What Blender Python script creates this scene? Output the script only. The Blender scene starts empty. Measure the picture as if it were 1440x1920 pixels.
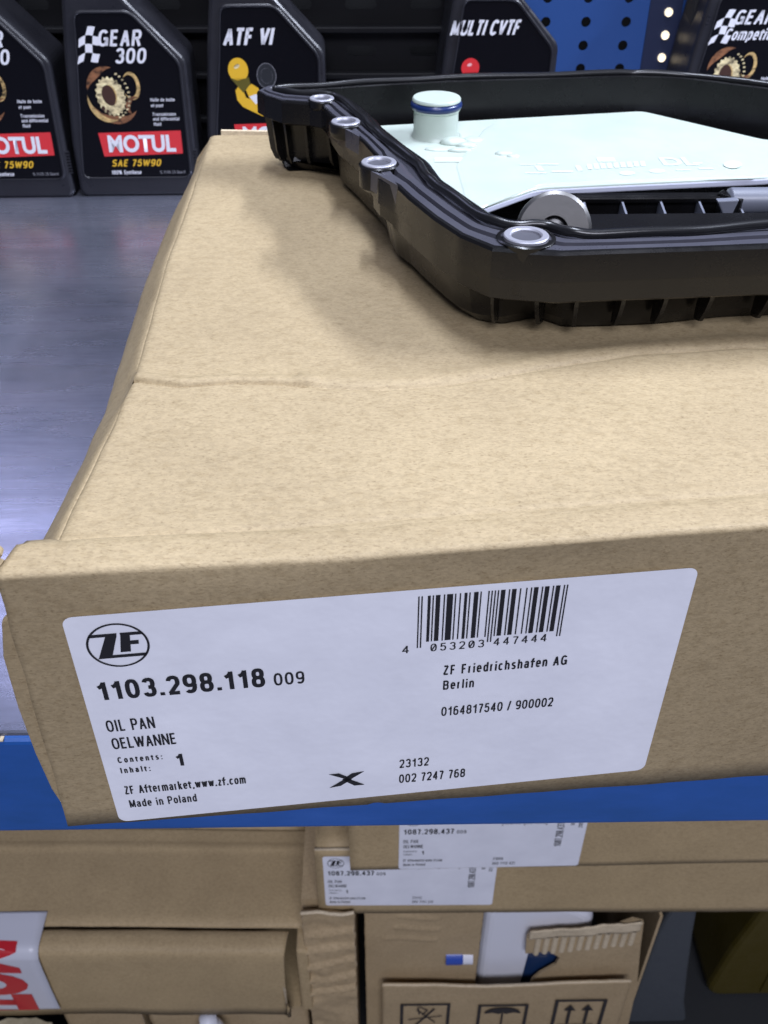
import bpy, bmesh, math, random
from math import sin, cos, pi, radians
from mathutils import Vector, Matrix, noise
random.seed(7)
S = bpy.context.scene
COL = S.collection

# ------------------------------------------------------------------ camera
P_, R_, Y_, H_, F_ = radians(38.09), radians(.083), radians(-.98), .3134, 1783.5
fw = Vector((0, cos(P_), -sin(P_))); up = Vector((0, sin(P_), cos(P_))); rt = Vector((1, 0, 0))
r2 = rt*cos(R_) + up*sin(R_); u2 = -rt*sin(R_) + up*cos(R_)
RZ = Matrix.Rotation(Y_, 3, 'Z')
fw, u2, r2 = RZ @ fw, RZ @ u2, RZ @ r2
cd = bpy.data.cameras.new('camera'); cam = bpy.data.objects.new('camera', cd); COL.objects.link(cam)
m = Matrix((r2, u2, -fw)).transposed().to_4x4(); m.translation = Vector((0, 0, H_))
cam.matrix_world = m
cd.sensor_fit = 'HORIZONTAL'; cd.sensor_width = 36; cd.lens = 36*F_/1440
cd.clip_start = .01; cd.clip_end = 50
cd.dof.use_dof = True; cd.dof.focus_distance = .36; cd.dof.aperture_fstop = 38
S.camera = cam

# ------------------------------------------------------------------ world and lamps
w = bpy.data.worlds.new('World'); S.world = w; w.use_nodes = True
w.node_tree.nodes['Background'].inputs[0].default_value = (.62, .68, 1.0, 1)
w.node_tree.nodes['Background'].inputs[1].default_value = .13
S.view_settings.view_transform = 'Standard'; S.view_settings.look = 'None'
S.view_settings.exposure = 0; S.view_settings.gamma = 1

def area(name, loc, target, sx, sy, power, color):
    l = bpy.data.lights.new(name, 'AREA'); l.shape = 'RECTANGLE'; l.size = sx; l.size_y = sy
    l.energy = power; l.color = color
    o = bpy.data.objects.new(name, l); COL.objects.link(o)
    z = (Vector(loc)-Vector(target)).normalized(); x = Vector((0, 1, 0)).cross(z).normalized(); y = z.cross(x)
    m = Matrix((x, y, z)).transposed().to_4x4(); m.translation = Vector(loc); o.matrix_world = m
    return o
area('ceiling_lamp', (.03, .62, 1.75), (.05, .4, .1), .09, 1.0, 27, (.88, .95, 1.13))
area('ceiling_lamp', (1.50, .62, 1.50), (.1, .45, .1), .08, .9, 58, (.88, .95, 1.13))
area('front_fill', (.2, -2.8, 2.9), (.1, .4, -.4), 2.2, 1.1, 142, (.88, .90, 1.05))  # added front fill behind the camera, standing in for shop and window light
area('ceiling_lamp', (-1.25, 2.75, 2.25), (-.2, .4, 0), 1.1, .36, 7.5, (.62, .65, 1.0))

# ------------------------------------------------------------------ helpers
CZ = Vector((0, 0, H_))
def ray(px, py): return fw*F_ + r2*(px-720) - u2*(py-960)
def atz(px, py, z):
    r = ray(px, py); return CZ + r*((z-H_)/r.z)
def aty(px, py, y):
    r = ray(px, py); return CZ + r*(y/r.y)
def empty(name, loc, label, cat, group=None):
    o = bpy.data.objects.new(name, None); COL.objects.link(o); o.location = loc
    o.empty_display_size = .02
    o['label'] = label; o['category'] = cat
    if group: o['group'] = group
    bpy.context.view_layer.update()
    return o
def tag(o, label=None, cat=None, group=None, kind=None):
    for k, v in (('label', label), ('category', cat), ('group', group), ('kind', kind)):
        if v: o[k] = v
    return o
def ROOT_INV(p):
    # parts are modelled in scene coordinates: only the thing's Empty carries a location
    while p.parent: p = p.parent
    return Matrix.Translation(-p.location)
def mobj(name, me, mat=None, parent=None, smooth=False):
    o = bpy.data.objects.new(name, me); COL.objects.link(o)
    if mat: me.materials.append(mat)
    if smooth:
        for p in me.polygons: p.use_smooth = True
    if parent:
        o.parent = parent
        o.matrix_parent_inverse = ROOT_INV(parent) if not parent.parent else Matrix.Identity(4)
    return o
def pyd(name, verts, faces, mat, parent=None, smooth=False):
    me = bpy.data.meshes.new(name); me.from_pydata([tuple(v) for v in verts], [], faces); me.update()
    return mobj(name, me, mat, parent, smooth)
def bmo(name, bm, mat, parent=None, smooth=False):
    bmesh.ops.recalc_face_normals(bm, faces=bm.faces)
    me = bpy.data.meshes.new(name); bm.to_mesh(me); bm.free(); return mobj(name, me, mat, parent, smooth)
def bevel(o, w, n=2, ang=30):
    md = o.modifiers.new('bevel', 'BEVEL'); md.width = w; md.segments = n; md.limit_method = 'ANGLE'; md.angle_limit = radians(ang)
    return o
def solid(o, t, off=-1):
    md = o.modifiers.new('solid', 'SOLIDIFY'); md.thickness = t; md.offset = off
    return o
def box(bm, x0, x1, y0, y1, z0, z1, M=None):
    vs = [bm.verts.new(Vector(p) if M is None else M @ Vector(p)) for p in
          [(x0,y0,z0),(x1,y0,z0),(x1,y1,z0),(x0,y1,z0),(x0,y0,z1),(x1,y0,z1),(x1,y1,z1),(x0,y1,z1)]]
    for f in [(0,3,2,1),(4,5,6,7),(0,1,5,4),(1,2,6,5),(2,3,7,6),(3,0,4,7)]: bm.faces.new([vs[i] for i in f])
def prism(bm, pts, a, b, fr):
    """polygon pts extruded between offsets a and b; fr(p, off) -> 3D"""
    A = [bm.verts.new(fr(p, a)) for p in pts]; B = [bm.verts.new(fr(p, b)) for p in pts]
    n = len(pts); bm.faces.new(A); bm.faces.new(B[::-1])
    for i in range(n): bm.faces.new([A[i], B[i], B[(i+1) % n], A[(i+1) % n]])
def lathe(bm, prof, M, n=40, close=False):
    rings = []
    for r, z in prof: rings.append([bm.verts.new(M @ Vector((r*cos(2*pi*k/n), r*sin(2*pi*k/n), z))) for k in range(n)])
    R = rings + ([rings[0]] if close else [])
    for a, b in zip(R, R[1:]):
        for k in range(n): bm.faces.new([a[k], a[(k+1) % n], b[(k+1) % n], b[k]])
    if not close:
        for r, q in ((rings[0], prof[0]), (rings[-1], prof[-1])):
            if q[0] > 1e-6: bm.faces.new(r)
def tube(bm, pts, r, n=10, closed=True):
    N = len(pts); rings = []
    for i in range(N):
        a = pts[(i-1) % N] if closed or i else pts[0]; b = pts[(i+1) % N] if closed or i < N-1 else pts[-1]
        t = (b-a).normalized(); s = t.cross(Vector((0, 0, 1))).normalized(); q = s.cross(t)
        rings.append([bm.verts.new(pts[i] + (s*cos(2*pi*k/n) + q*sin(2*pi*k/n))*r) for k in range(n)])
    for i in range(N if closed else N-1):
        a, b = rings[i], rings[(i+1) % N]
        for k in range(n): bm.faces.new([a[k], a[(k+1) % n], b[(k+1) % n], b[k]])
def fbm(v, o=4): return noise.fractal(v, 1.0, 2.0, o)

# ------------------------------------------------------------------ materials
def mat(name, col, rough=.5, metal=0, spec=.5, coat=0, emit=None):
    M = bpy.data.materials.new(name); M.use_nodes = True; b = M.node_tree.nodes['Principled BSDF']
    b.inputs['Base Color'].default_value = (*col, 1); b.inputs['Roughness'].default_value = rough
    b.inputs['Metallic'].default_value = metal; b.inputs['Specular IOR Level'].default_value = spec
    b.inputs['Coat Weight'].default_value = coat
    if emit: b.inputs['Emission Color'].default_value = (*emit[0], 1); b.inputs['Emission Strength'].default_value = emit[1]
    return M
def nz(M, scale, stretch=(1, 1, 1), detail=6, rough=.6, rot=(0, 0, 0)):
    N, L = M.node_tree.nodes, M.node_tree.links
    tc = N.new('ShaderNodeTexCoord'); mp = N.new('ShaderNodeMapping'); mp.inputs['Scale'].default_value = stretch
    mp.inputs['Rotation'].default_value = rot
    n = N.new('ShaderNodeTexNoise'); n.inputs['Scale'].default_value = scale; n.inputs['Detail'].default_value = detail
    n.inputs['Roughness'].default_value = rough
    L.new(tc.outputs['Object'], mp.inputs[0]); L.new(mp.outputs[0], n.inputs['Vector'])
    return n
def ramp(M, src, stops):
    N, L = M.node_tree.nodes, M.node_tree.links
    r = N.new('ShaderNodeValToRGB'); e = r.color_ramp.elements
    while len(e) < len(stops): e.new(.5)
    for k, (p, c) in zip(e, stops): k.position = p; k.color = (*c, 1) if len(c) == 3 else c
    L.new(src, r.inputs[0]); return r
def mix(M, mode, fac, a, b):
    N, L = M.node_tree.nodes, M.node_tree.links
    x = N.new('ShaderNodeMix'); x.data_type = 'RGBA'; x.blend_type = mode
    if isinstance(fac, float): x.inputs[0].default_value = fac
    else: L.new(fac, x.inputs[0])
    for s, v in ((6, a), (7, b)):
        if isinstance(v, tuple): x.inputs[s].default_value = (*v, 1)
        else: L.new(v, x.inputs[s])
    return x.outputs[2]
def bump(M, src, strength, dist):
    N, L = M.node_tree.nodes, M.node_tree.links
    b = N.new('ShaderNodeBump'); b.inputs['Strength'].default_value = strength; b.inputs['Distance'].default_value = dist
    L.new(src, b.inputs['Height']); L.new(b.outputs[0], N['Principled BSDF'].inputs['Normal']); return b
def kraft(name, c, k=1.0, stretch=(.45, 1, 1), spec=.35):
    M = mat(name, c, .62, spec=spec); L = M.node_tree.links
    b = M.node_tree.nodes['Principled BSDF']
    n1 = nz(M, 900, (stretch[0]*1.3, stretch[1], 1), 4, .6); n2 = nz(M, 16, (1, 1, 1), 4, .5); n3 = nz(M, 1300, (.45, 1, 1), 3, .6)
    n4 = nz(M, 330, (.6, 1, 1), 5, .65)
    d = tuple(x*(1-.17*k) for x in c); l = tuple(min(1, x*(1+.12*k)) for x in c)
    r1 = ramp(M, n1.outputs[0], [(.38, d), (.52, c), (.66, l)])
    r2_ = ramp(M, n2.outputs[0], [(.35, (.93, .925, .92)), (.65, (1.03, 1.03, 1.03))])
    r3 = ramp(M, n3.outputs[0], [(.33, (.60, .56, .50)), (.43, (1, 1, 1))])
    r4 = ramp(M, n4.outputs[0], [(.34, (.84, .82, .78)), (.50, (1, 1, 1)), (.66, (1.07, 1.07, 1.08))])
    o = mix(M, 'MULTIPLY', 1.0, r1.outputs[0], r2_.outputs[0]); o = mix(M, 'MULTIPLY', .6, o, r3.outputs[0])
    o = mix(M, 'MULTIPLY', .75, o, r4.outputs[0])
    L.new(o, b.inputs['Base Color']); bump(M, n1.outputs[0], .35, .0004)
    return M
KR = kraft('kraft_board', (.37, .286, .166), .60)
KR2 = kraft('kraft_board_shelf', (.46, .345, .19), .6)
KR3 = kraft('kraft_board_old', (.46, .345, .20), .8, (1, .4, 1))
KEDGE = kraft('board_cut_edge', (.66, .55, .38), .7)
KDARK = kraft('board_stained', (.16, .115, .075), .8)

def plastic(name, c, rough, bs=.15, sc=900, spec=.5, rv=.12):
    M = mat(name, c, rough, spec=spec); n = nz(M, sc, (1, 1, 1), 4); n2 = nz(M, 40, (1, 1, 1), 5)
    r = ramp(M, n2.outputs[0], [(.3, (rough-rv,)*3), (.7, (rough+rv,)*3)])
    M.node_tree.links.new(r.outputs[0], M.node_tree.nodes['Principled BSDF'].inputs['Roughness'])
    bump(M, n.outputs[0], bs, .0003); return M
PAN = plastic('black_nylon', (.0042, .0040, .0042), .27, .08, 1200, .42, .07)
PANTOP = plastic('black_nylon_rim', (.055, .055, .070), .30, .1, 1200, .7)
RUB = mat('black_rubber', (.008, .008, .009), .28, spec=.5)
BOT = plastic('bottle_plastic', (.014, .014, .018), .36, .25, 700, .45)
PRBLK = mat('label_black', (.003, .003, .005), .4, spec=.12)
PRWH = mat('print_white', (.72, .72, .76), .45)
PRGR = mat('print_grey', (.22, .22, .24), .45)
PRRED = mat('print_red', (.62, .025, .03), .4)
PRYEL = mat('print_yellow', (.72, .42, .02), .45)
INK = mat('black_ink', (.012, .012, .016), .5)
LABEL = mat('label_paper', (.74, .76, .90), .38, spec=.5)
_n = nz(LABEL, 26, (1, 1, 1), 4)
_r = ramp(LABEL, _n.outputs[0], [(.3, (.78, .79, .86)), (.7, (.87, .88, .95))]); LABEL.node_tree.links.new(_r.outputs[0], LABEL.node_tree.nodes['Principled BSDF'].inputs[0])
bump(LABEL, _n.outputs[0], .22, .003)
BLUE = mat('blue_paint', (.016, .095, .42), .42)
_n = nz(BLUE, 9, (.5, 1, 1.6), 7, .7); _r = ramp(BLUE, _n.outputs[0], [(.3, (.008, .07, .25)), (.52, (.014, .09, .36)), (.7, (.03, .12, .44))]); BLUE.node_tree.links.new(_r.outputs[0], BLUE.node_tree.nodes['Principled BSDF'].inputs[0])
_n = nz(BLUE, 300); bump(BLUE, _n.outputs[0], .12, .0006)
STEEL = mat('worn_steel', (.30, .30, .37), .36, .80)
_a = nz(STEEL, 26, (.22, 1.3, 1), 8, .65); _b = nz(STEEL, 7, (1, 1, 1), 6, .65); _c = nz(STEEL, 200, (.12, 1.2, 1), 5, .7)
_ra = ramp(STEEL, _a.outputs[0], [(.3, (.80, .80, .82)), (.7, (1.10, 1.10, 1.10))])
_rb = ramp(STEEL, _b.outputs[0], [(.30, (.23, .25, .32)), (.52, (.33, .34, .42)), (.72, (.42, .41, .49))])
_rc = ramp(STEEL, _c.outputs[0], [(.3, (.82, .82, .82)), (.7, (1.15, 1.15, 1.15))])
_o = mix(STEEL, 'MULTIPLY', .8, _rb.outputs[0], _ra.outputs[0]); _o = mix(STEEL, 'MULTIPLY', .8, _o, _rc.outputs[0])
STEEL.node_tree.links.new(_o, STEEL.node_tree.nodes['Principled BSDF'].inputs[0])
_rr = ramp(STEEL, _a.outputs[0], [(.3, (.33,)*3), (.7, (.22,)*3)]); STEEL.node_tree.links.new(_rr.outputs[0], STEEL.node_tree.nodes['Principled BSDF'].inputs['Roughness'])
bump(STEEL, _c.outputs[0], .07, .0005)
SLEEVE = mat('steel_sleeve', (.40, .40, .45), .45, .55)
HOLE = mat('sleeve_inside', (.06, .06, .075), .6)
FILT = mat('milky_nylon', (.55, .72, .64), .36, spec=.5)
FILT.node_tree.nodes['Principled BSDF'].inputs['Subsurface Weight'].default_value = .25
FILT.node_tree.nodes['Principled BSDF'].inputs['Subsurface Radius'].default_value = (.006, .007, .006)
_n = nz(FILT, 30, (1, 1, 1), 4); _r = ramp(FILT, _n.outputs[0], [(.3, (.41, .470, .415)), (.7, (.47, .535, .475))]); FILT.node_tree.links.new(_r.outputs[0], FILT.node_tree.nodes['Principled BSDF'].inputs[0])
FILTW = mat('milky_nylon_raised', (.56, .64, .57), .35)
ORING = mat('blue_seal', (.008, .022, .10), .3)
MAGN = mat('magnet_steel', (.24, .235, .23), .40, 1)
_n = nz(MAGN, 90, (1, 1, 1), 4); bump(MAGN, _n.outputs[0], .1, .001)
GREYPL = plastic('grey_plastic', (.16, .17, .21), .35, .1)
WALLBLK = mat('black_panel', (.005, .005, .006), .55, spec=.18)
DARK = mat('dark_gap', (.004, .004, .005), .8)
HOLE_GLOW = mat('glow_disc', (.9, .8, .6), .5, emit=((1, .86, .62), .75))

# ------------------------------------------------------------------ lettering
_tc = {}
def text_mesh(s, bold=0.0, shear=0.0, bar_zero=False):
    cu = bpy.data.curves.new('t', 'FONT'); cu.body = s; cu.size = 1; cu.offset = bold; cu.shear = shear
    cu.resolution_u = 4; cu.fill_mode = 'FRONT' if False else 'BOTH'
    ob = bpy.data.objects.new('t', cu); COL.objects.link(ob)
    dg = bpy.context.evaluated_depsgraph_get(); me = bpy.data.meshes.new_from_object(ob.evaluated_get(dg))
    bpy.data.objects.remove(ob); return me
def cap_h(bold):
    if bold not in _tc:
        me = text_mesh('H', bold); _tc[bold] = (min(v.co.y for v in me.vertices), max(v.co.y for v in me.vertices))
    return _tc[bold]
def letters(name, s, fr, u0, u1, base, cap, mat_, parent, bold=.0, shear=0., off=.0004, rot=0, extra=None):
    """flat printed lettering; fr(u, v, off) maps label coordinates to the scene"""
    me = text_mesh(s, bold, shear); lo, hi = cap_h(bold)
    xs = [v.co.x for v in me.vertices]; x0, x1 = min(xs), max(xs)
    for v in me.vertices:
        a = (v.co.x-x0)/(x1-x0)*(u1-u0); b = (v.co.y-lo)/(hi-lo)*cap
        if rot: a, b = -b, a; p = fr(u0+a, base+b, off)
        else: p = fr(u0+a, base+b, off)
        v.co = p
    return mobj(name, me, mat_, parent)
def polys(name, plist, fr, mat_, parent, off=.0004):
    V, Fc = [], []
    for pl in plist:
        Fc.append(list(range(len(V), len(V)+len(pl)))); V += [fr(a, b, off) for a, b in pl]
    return pyd(name, V, Fc, mat_, parent)
def rrect(x0, y0, x1, y1, r, n=5):
    o = []
    for cx, cy, a in ((x1-r, y1-r, 0), (x0+r, y1-r, 90), (x0+r, y0+r, 180), (x1-r, y0+r, 270)):
        o += [(cx+r*cos(radians(a+90*k/n)), cy+r*sin(radians(a+90*k/n))) for k in range(n+1)]
    return o
def roundpoly(P, r, n=4):
    out = []; N = len(P)
    for i in range(N):
        a, b, c = Vector(P[i-1]), Vector(P[i]), Vector(P[(i+1) % N])
        d1 = (a-b); d2 = (c-b); q = min(r, d1.length*.45, d2.length*.45)
        s, e = b+d1.normalized()*q, b+d2.normalized()*q
        for k in range(n+1):
            t = k/n; out.append(tuple(s*(1-t)**2 + b*2*t*(1-t) + e*t*t))
    return out


# drawn grotesque letterforms: centre-line strokes in a unit cell, widened into strips
def _sup(cx, cy, rx, ry, a0, a1, n=14, e=.80):
    o = []
    for k in range(n+1):
        a = radians(a0+(a1-a0)*k/n); c, s_ = cos(a), sin(a)
        o.append((cx+rx*math.copysign(abs(c)**e, c), cy+ry*math.copysign(abs(s_)**e, s_)))
    return o
X_ = .70   # x-height
_E = _sup
GL = {
 '0': (.56, [_E(.5,.5,.5,.5,0,360,28)]), '1': (.44, [[(.80,-.08),(.80,1.06)], [(.74,.95),(.45,.80),(-.12,.72)]]),
 '2': (.54, [_E(.5,.72,.5,.28,170,-30,12)+[(.04,.0)], [(-.12,0),(1.1,0)]]),
 '3': (.54, [_E(.5,.75,.46,.25,165,-90,12), _E(.5,.26,.5,.26,95,-165,14)]),
 '4': (.56, [[(.74,-.08),(.74,1.06)], [(.74,1.0),(.0,.28)], [(-.12,.26),(1.1,.26)]]),
 '5': (.54, [[(.98,1),(.14,1)], [(.14,1.05),(.08,.50)], _E(.5,.32,.5,.32,140,-165,16)]),
 '6': (.55, [_E(.5,.30,.5,.30,0,360,22), _E(.52,.55,.52,.45,50,182,12)]),
 '7': (.52, [[(-.06,1),(1.0,1)], [(1.0,1.0),(.62,.52),(.40,-.08)]]),
 '8': (.55, [_E(.5,.76,.44,.24,0,360,22), _E(.5,.26,.5,.26,0,360,22)]),
 '9': (.55, [_E(.5,.70,.5,.30,0,360,22), _E(.48,.45,.52,.45,-130,2,12)]),
 '.': (.20, [[(.5,-.09),(.5,.11)]]), ',': (.20, [[(.6,.05),(.3,-.2)]]), ':': (.22, [[(.5,-.10),(.5,.07)], [(.5,.5),(.5,.66)]]),
 '/': (.34, [[(-.1,-.1),(1.1,1.1)]]), ' ': (.26, []), '-': (.34, [[(0,.4),(1,.4)]]), '%': (.8, [_E(.2,.78,.18,.22,0,360,16), _E(.8,.22,.18,.22,0,360,16), [(.2,-.05),(.8,1.05)]]),
 '(': (.2, [_E(1.0,.5,1.0,.62,120,240,8)]), ')': (.2, [_E(0,.5,1.0,.62,60,-60,8)]),
 'A': (.60, [[(.0,-.08),(.5,1.03)], [(.5,1.03),(1,-.08)], [(.18,.30),(.82,.30)]]), 'B': (.58, [[(.03,-.08),(.03,1.08)], [(0,1),(.5,1)]+_E(.55,.76,.40,.24,90,-90,10)+[(0,.52)], [(.5,.52)]+_E(.58,.26,.42,.26,90,-90,10)+[(0,0)]]),
 'C': (.60, [_E(.5,.5,.5,.5,38,322,22)]), 'D': (.60, [[(.03,-.08),(.03,1.08)], [(0,1),(.4,1)]+_E(.45,.5,.55,.5,90,-90,14)+[(0,0)]]),
 'E': (.52, [[(.03,-.08),(.03,1.08)], [(0,1),(1,1)], [(0,.52),(.92,.52)], [(0,0),(1.02,0)]]), 'F': (.50, [[(.03,-.08),(.03,1.08)], [(0,1),(1,1)], [(0,.50),(.9,.50)]]),
 'G': (.62, [_E(.5,.5,.5,.5,42,352,22), [(.55,.46),(1.06,.46)], [(.99,.5),(.99,-.05)]]), 'H': (.60, [[(0,-.08),(0,1.08)], [(1,-.08),(1,1.08)], [(0,.52),(1,.52)]]),
 'I': (.20, [[(.5,-.08),(.5,1.08)]]), 'L': (.50, [[(.03,-.08),(.03,1.08)], [(0,0),(1.05,0)]]), 'M': (.70, [[(0,-.08),(0,1.05)], [(1,-.08),(1,1.05)], [(0,1.02),(.5,.0)], [(.5,.0),(1,1.02)]]),
 'N': (.60, [[(0,-.08),(0,1.08)], [(1,-.08),(1,1.08)], [(0,1.05),(1,-.05)]]), 'O': (.62, [_E(.5,.5,.5,.5,0,360,28)]), 'P': (.56, [[(.03,-.08),(.03,1.08)], [(0,1),(.5,1)]+_E(.55,.73,.45,.27,90,-90,10)+[(0,.46)]]),
 'Q': (.62, [_E(.5,.5,.5,.5,0,360,28), [(.6,.25),(1.05,-.08)]]), 'R': (.58, [[(.03,-.08),(.03,1.08)], [(0,1),(.5,1)]+_E(.55,.74,.42,.26,90,-90,10)+[(0,.48)], [(.55,.48),(1.0,-.08)]]),
 'S': (.56, [_E(.5,.75,.46,.25,25,200,10)+[(.15,.60),(.8,.45)]+_E(.5,.27,.50,.27,20,-160,12)]), 'T': (.54, [[(-.1,1),(1.1,1)], [(.5,1),(.5,-.08)]]), 'U': (.60, [[(0,1.08),(0,.3)]+_E(.5,.32,.5,.32,180,360,12)+[(1,.3),(1,1.08)]]),
 'V': (.58, [[(-.03,1.06),(.5,-.04)], [(.5,-.04),(1.03,1.06)]]), 'W': (.84, [[(-.02,1.06),(.25,-.04)], [(.25,-.04),(.5,1.0)], [(.5,1.0),(.75,-.04)], [(.75,-.04),(1.02,1.06)]]), 'X': (.56, [[(-.03,1.06),(1.03,-.06)], [(-.03,-.06),(1.03,1.06)]]),
 'Z': (.54, [[(0,1),(1,1)], [(1,1.0),(.0,.0)], [(-.05,0),(1.08,0)]]),
 'a': (.50, [_E(.5,.49,.42,.21,160,0,10)+[(.92,.35),(.94,-.08)], _E(.45,.20,.43,.20,0,360,16)]), 'b': (.50, [[(.03,-.08),(.03,1.08)], _E(.5,.35,.47,.35,0,360,20)]), 'c': (.47, [_E(.5,.35,.5,.35,42,318,16)]),
 'd': (.50, [[(.97,-.08),(.97,1.08)], _E(.5,.35,.47,.35,0,360,20)]), 'e': (.49, [_E(.5,.35,.5,.35,-12,-12+12,2)[:0]+[(0,.36),(1,.36)]+_E(.5,.35,.5,.35,4,318,18)]), 'f': (.34, [[(.35,-.08),(.35,.78)]+_E(.95,.78,.6,.22,180,88,6)+[(1.25,1.0)], [(-.75,.68),(1.7,.68)]]),
 'g': (.50, [_E(.5,.35,.47,.35,0,360,20), [(.97,.75),(.97,-.05)]+_E(.5,-.05,.47,.2,0,-160,8)]), 'h': (.49, [[(.03,-.08),(.03,1.08)], _E(.5,.42,.47,.28,180,0,10)+[(.97,-.08)]]), 'i': (.18, [[(.5,-.08),(.5,.74)], [(.5,.90),(.5,1.08)]]),
 'k': (.48, [[(.03,-.08),(.03,1.08)], [(.08,.28),(.9,.72)], [(.35,.42),(1,-.08)]]), 'l': (.18, [[(.5,-.08),(.5,1.08)]]), 'm': (.76, [[(.02,-.08),(.02,.76)], _E(.26,.42,.24,.28,180,0,8)+[(.5,-.08)], _E(.74,.42,.24,.28,180,0,8)+[(.98,-.08)]]),
 'n': (.49, [[(.03,-.08),(.03,.76)], _E(.5,.42,.47,.28,180,0,10)+[(.97,-.08)]]), 'o': (.50, [_E(.5,.35,.5,.35,0,360,22)]), 'p': (.50, [[(.03,-.3),(.03,.76)], _E(.5,.35,.47,.35,0,360,20)]), 'q': (.50, [[(.97,-.3),(.97,.76)], _E(.5,.35,.47,.35,0,360,20)]),
 'r': (.32, [[(.06,-.08),(.06,.76)], [(.06,.38)]+_E(.75,.38,.68,.32,180,85,7)]), 's': (.45, [_E(.5,.53,.44,.17,30,200,8)+[(.2,.42),(.75,.32)]+_E(.5,.18,.48,.18,20,-155,9)]), 't': (.33, [[(.35,.92),(.35,.17)]+_E(.95,.17,.6,.17,180,268,5)+[(1.2,0)], [(-.75,.68),(1.7,.68)]]),
 'u': (.49, [[(.97,-.08),(.97,.76)], [(.03,.76),(.03,.28)]+_E(.5,.28,.47,.28,180,360,10)]), 'v': (.46, [[(-.03,.75),(.5,-.04)], [(.5,-.04),(1.03,.75)]]), 'w': (.68, [[(-.02,.75),(.25,-.04)], [(.25,-.04),(.5,.70)], [(.5,.70),(.75,-.04)], [(.75,-.04),(1.02,.75)]]),
 'x': (.46, [[(-.03,.75),(1.03,-.05)], [(-.03,-.05),(1.03,.75)]]), 'y': (.46, [[(-.03,.75),(.5,-.0)], [(1.03,.75),(.2,-.3)]]), 'z': (.44, [[(0,.70),(1,.70)], [(1,.70),(0,.0)], [(-.05,0),(1.08,0)]]),
}
GL['î'] = GL['i']; GL['è'] = GL['e']
def stroke_text(name, s, fr, u0, u1, base, cap, mat_, parent, wt=.15, gap=.13, shear=0., off=.0004, rot=0, wt_y=None, slash=False):
    """text drawn to fit u0..u1 and the cap height; strokes of weight wt x cap"""
    polysL = []; x = 0
    for ch in s:
        w_, st = GL.get(ch, GL[' '])
        iw = w_-wt
        for pth in st + ([[(.1, .05), (.9, .95)]] if slash and ch == '0' else []):
            polysL.append([(x+wt/2+p[0]*max(iw, .02), wt/2+p[1]*(1-wt)) for p in pth])
        x += w_+gap
    tot = x-gap; kx = (u1-u0)/(tot*cap)
    V, Fc = [], []; hw = wt/2
    for si, pth in enumerate(polysL):
        pth = [(a*kx, b) for a, b in pth]
        closed = math.hypot(pth[0][0]-pth[-1][0], pth[0][1]-pth[-1][1]) < 1e-4
        if closed: pth = pth[:-1]
        n_ = len(pth); b0 = len(V)
        for i in range(n_):
            a = Vector(pth[i-1] if closed or i else pth[0]); c = Vector(pth[(i+1) % n_] if closed or i < n_-1 else pth[-1]); b = Vector(pth[i])
            d1 = (b-a).normalized() if (b-a).length > 1e-9 else (c-b).normalized(); d2 = (c-b).normalized() if (c-b).length > 1e-9 else d1
            d = (d1+d2).normalized(); nn = Vector((-d.y, d.x)); sc_ = hw/max(.55, nn.dot(Vector((-d1.y, d1.x))))
            hx = sc_*min(1.1, max(.75, kx)) 
            for sg in (1, -1):
                px_, py_ = b.x+nn.x*hx*sg, b.y+nn.y*sc_*sg
                px_ = px_ + shear*py_
                U_, V_ = px_*cap, py_*cap
                if rot: U_, V_ = -V_, U_
                V.append(fr(u0+U_, base+V_, off+si*4e-6))
        for i in range(n_ if closed else n_-1):
            j = (i+1) % n_; Fc.append([b0+2*i, b0+2*i+1, b0+2*j+1, b0+2*j])
    return pyd(name, V, Fc, mat_, parent)

# EAN-13
def ean(d):
    Lc = ['0001101','0011001','0010011','0111101','0100011','0110001','0101111','0111011','0110111','0001011']
    par = ['LLLLLL','LLGLGG','LLGGLG','LLGGGL','LGLLGG','LGGLLG','LGGGLL','LGLGLG','LGLGGL','LGGLGL'][int(d[0])]
    s = '101'
    for c, p in zip(d[1:7], par):
        k = Lc[int(c)]; s += k if p == 'L' else ''.join('1' if x == '0' else '0' for x in k)[::-1]
    s += '01010'
    for c in d[7:]: s += ''.join('1' if x == '0' else '0' for x in Lc[int(c)])
    return s + '101'
def barcode(name, digits, fr, u0, u1, top, bot, guard, parent):
    s = ean(digits); w_ = (u1-u0)/95; L = []; i = 0
    while i < 95:
        if s[i] == '1':
            j = i
            while j < 95 and s[j] == '1': j += 1
            g = i < 3 or i >= 92 or 45 <= i < 50
            L.append([(u0+i*w_, guard if g else bot), (u0+j*w_-w_*.12, guard if g else bot), (u0+j*w_-w_*.12, top), (u0+i*w_, top)]); i = j
        else: i += 1
    return polys(name, L, fr, INK, parent)
def arc(cx, cy, r, a0, a1, n): return [(cx+r*cos(radians(a0+(a1-a0)*k/n)), cy+r*sin(radians(a0+(a1-a0)*k/n))) for k in range(n+1)]
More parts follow.
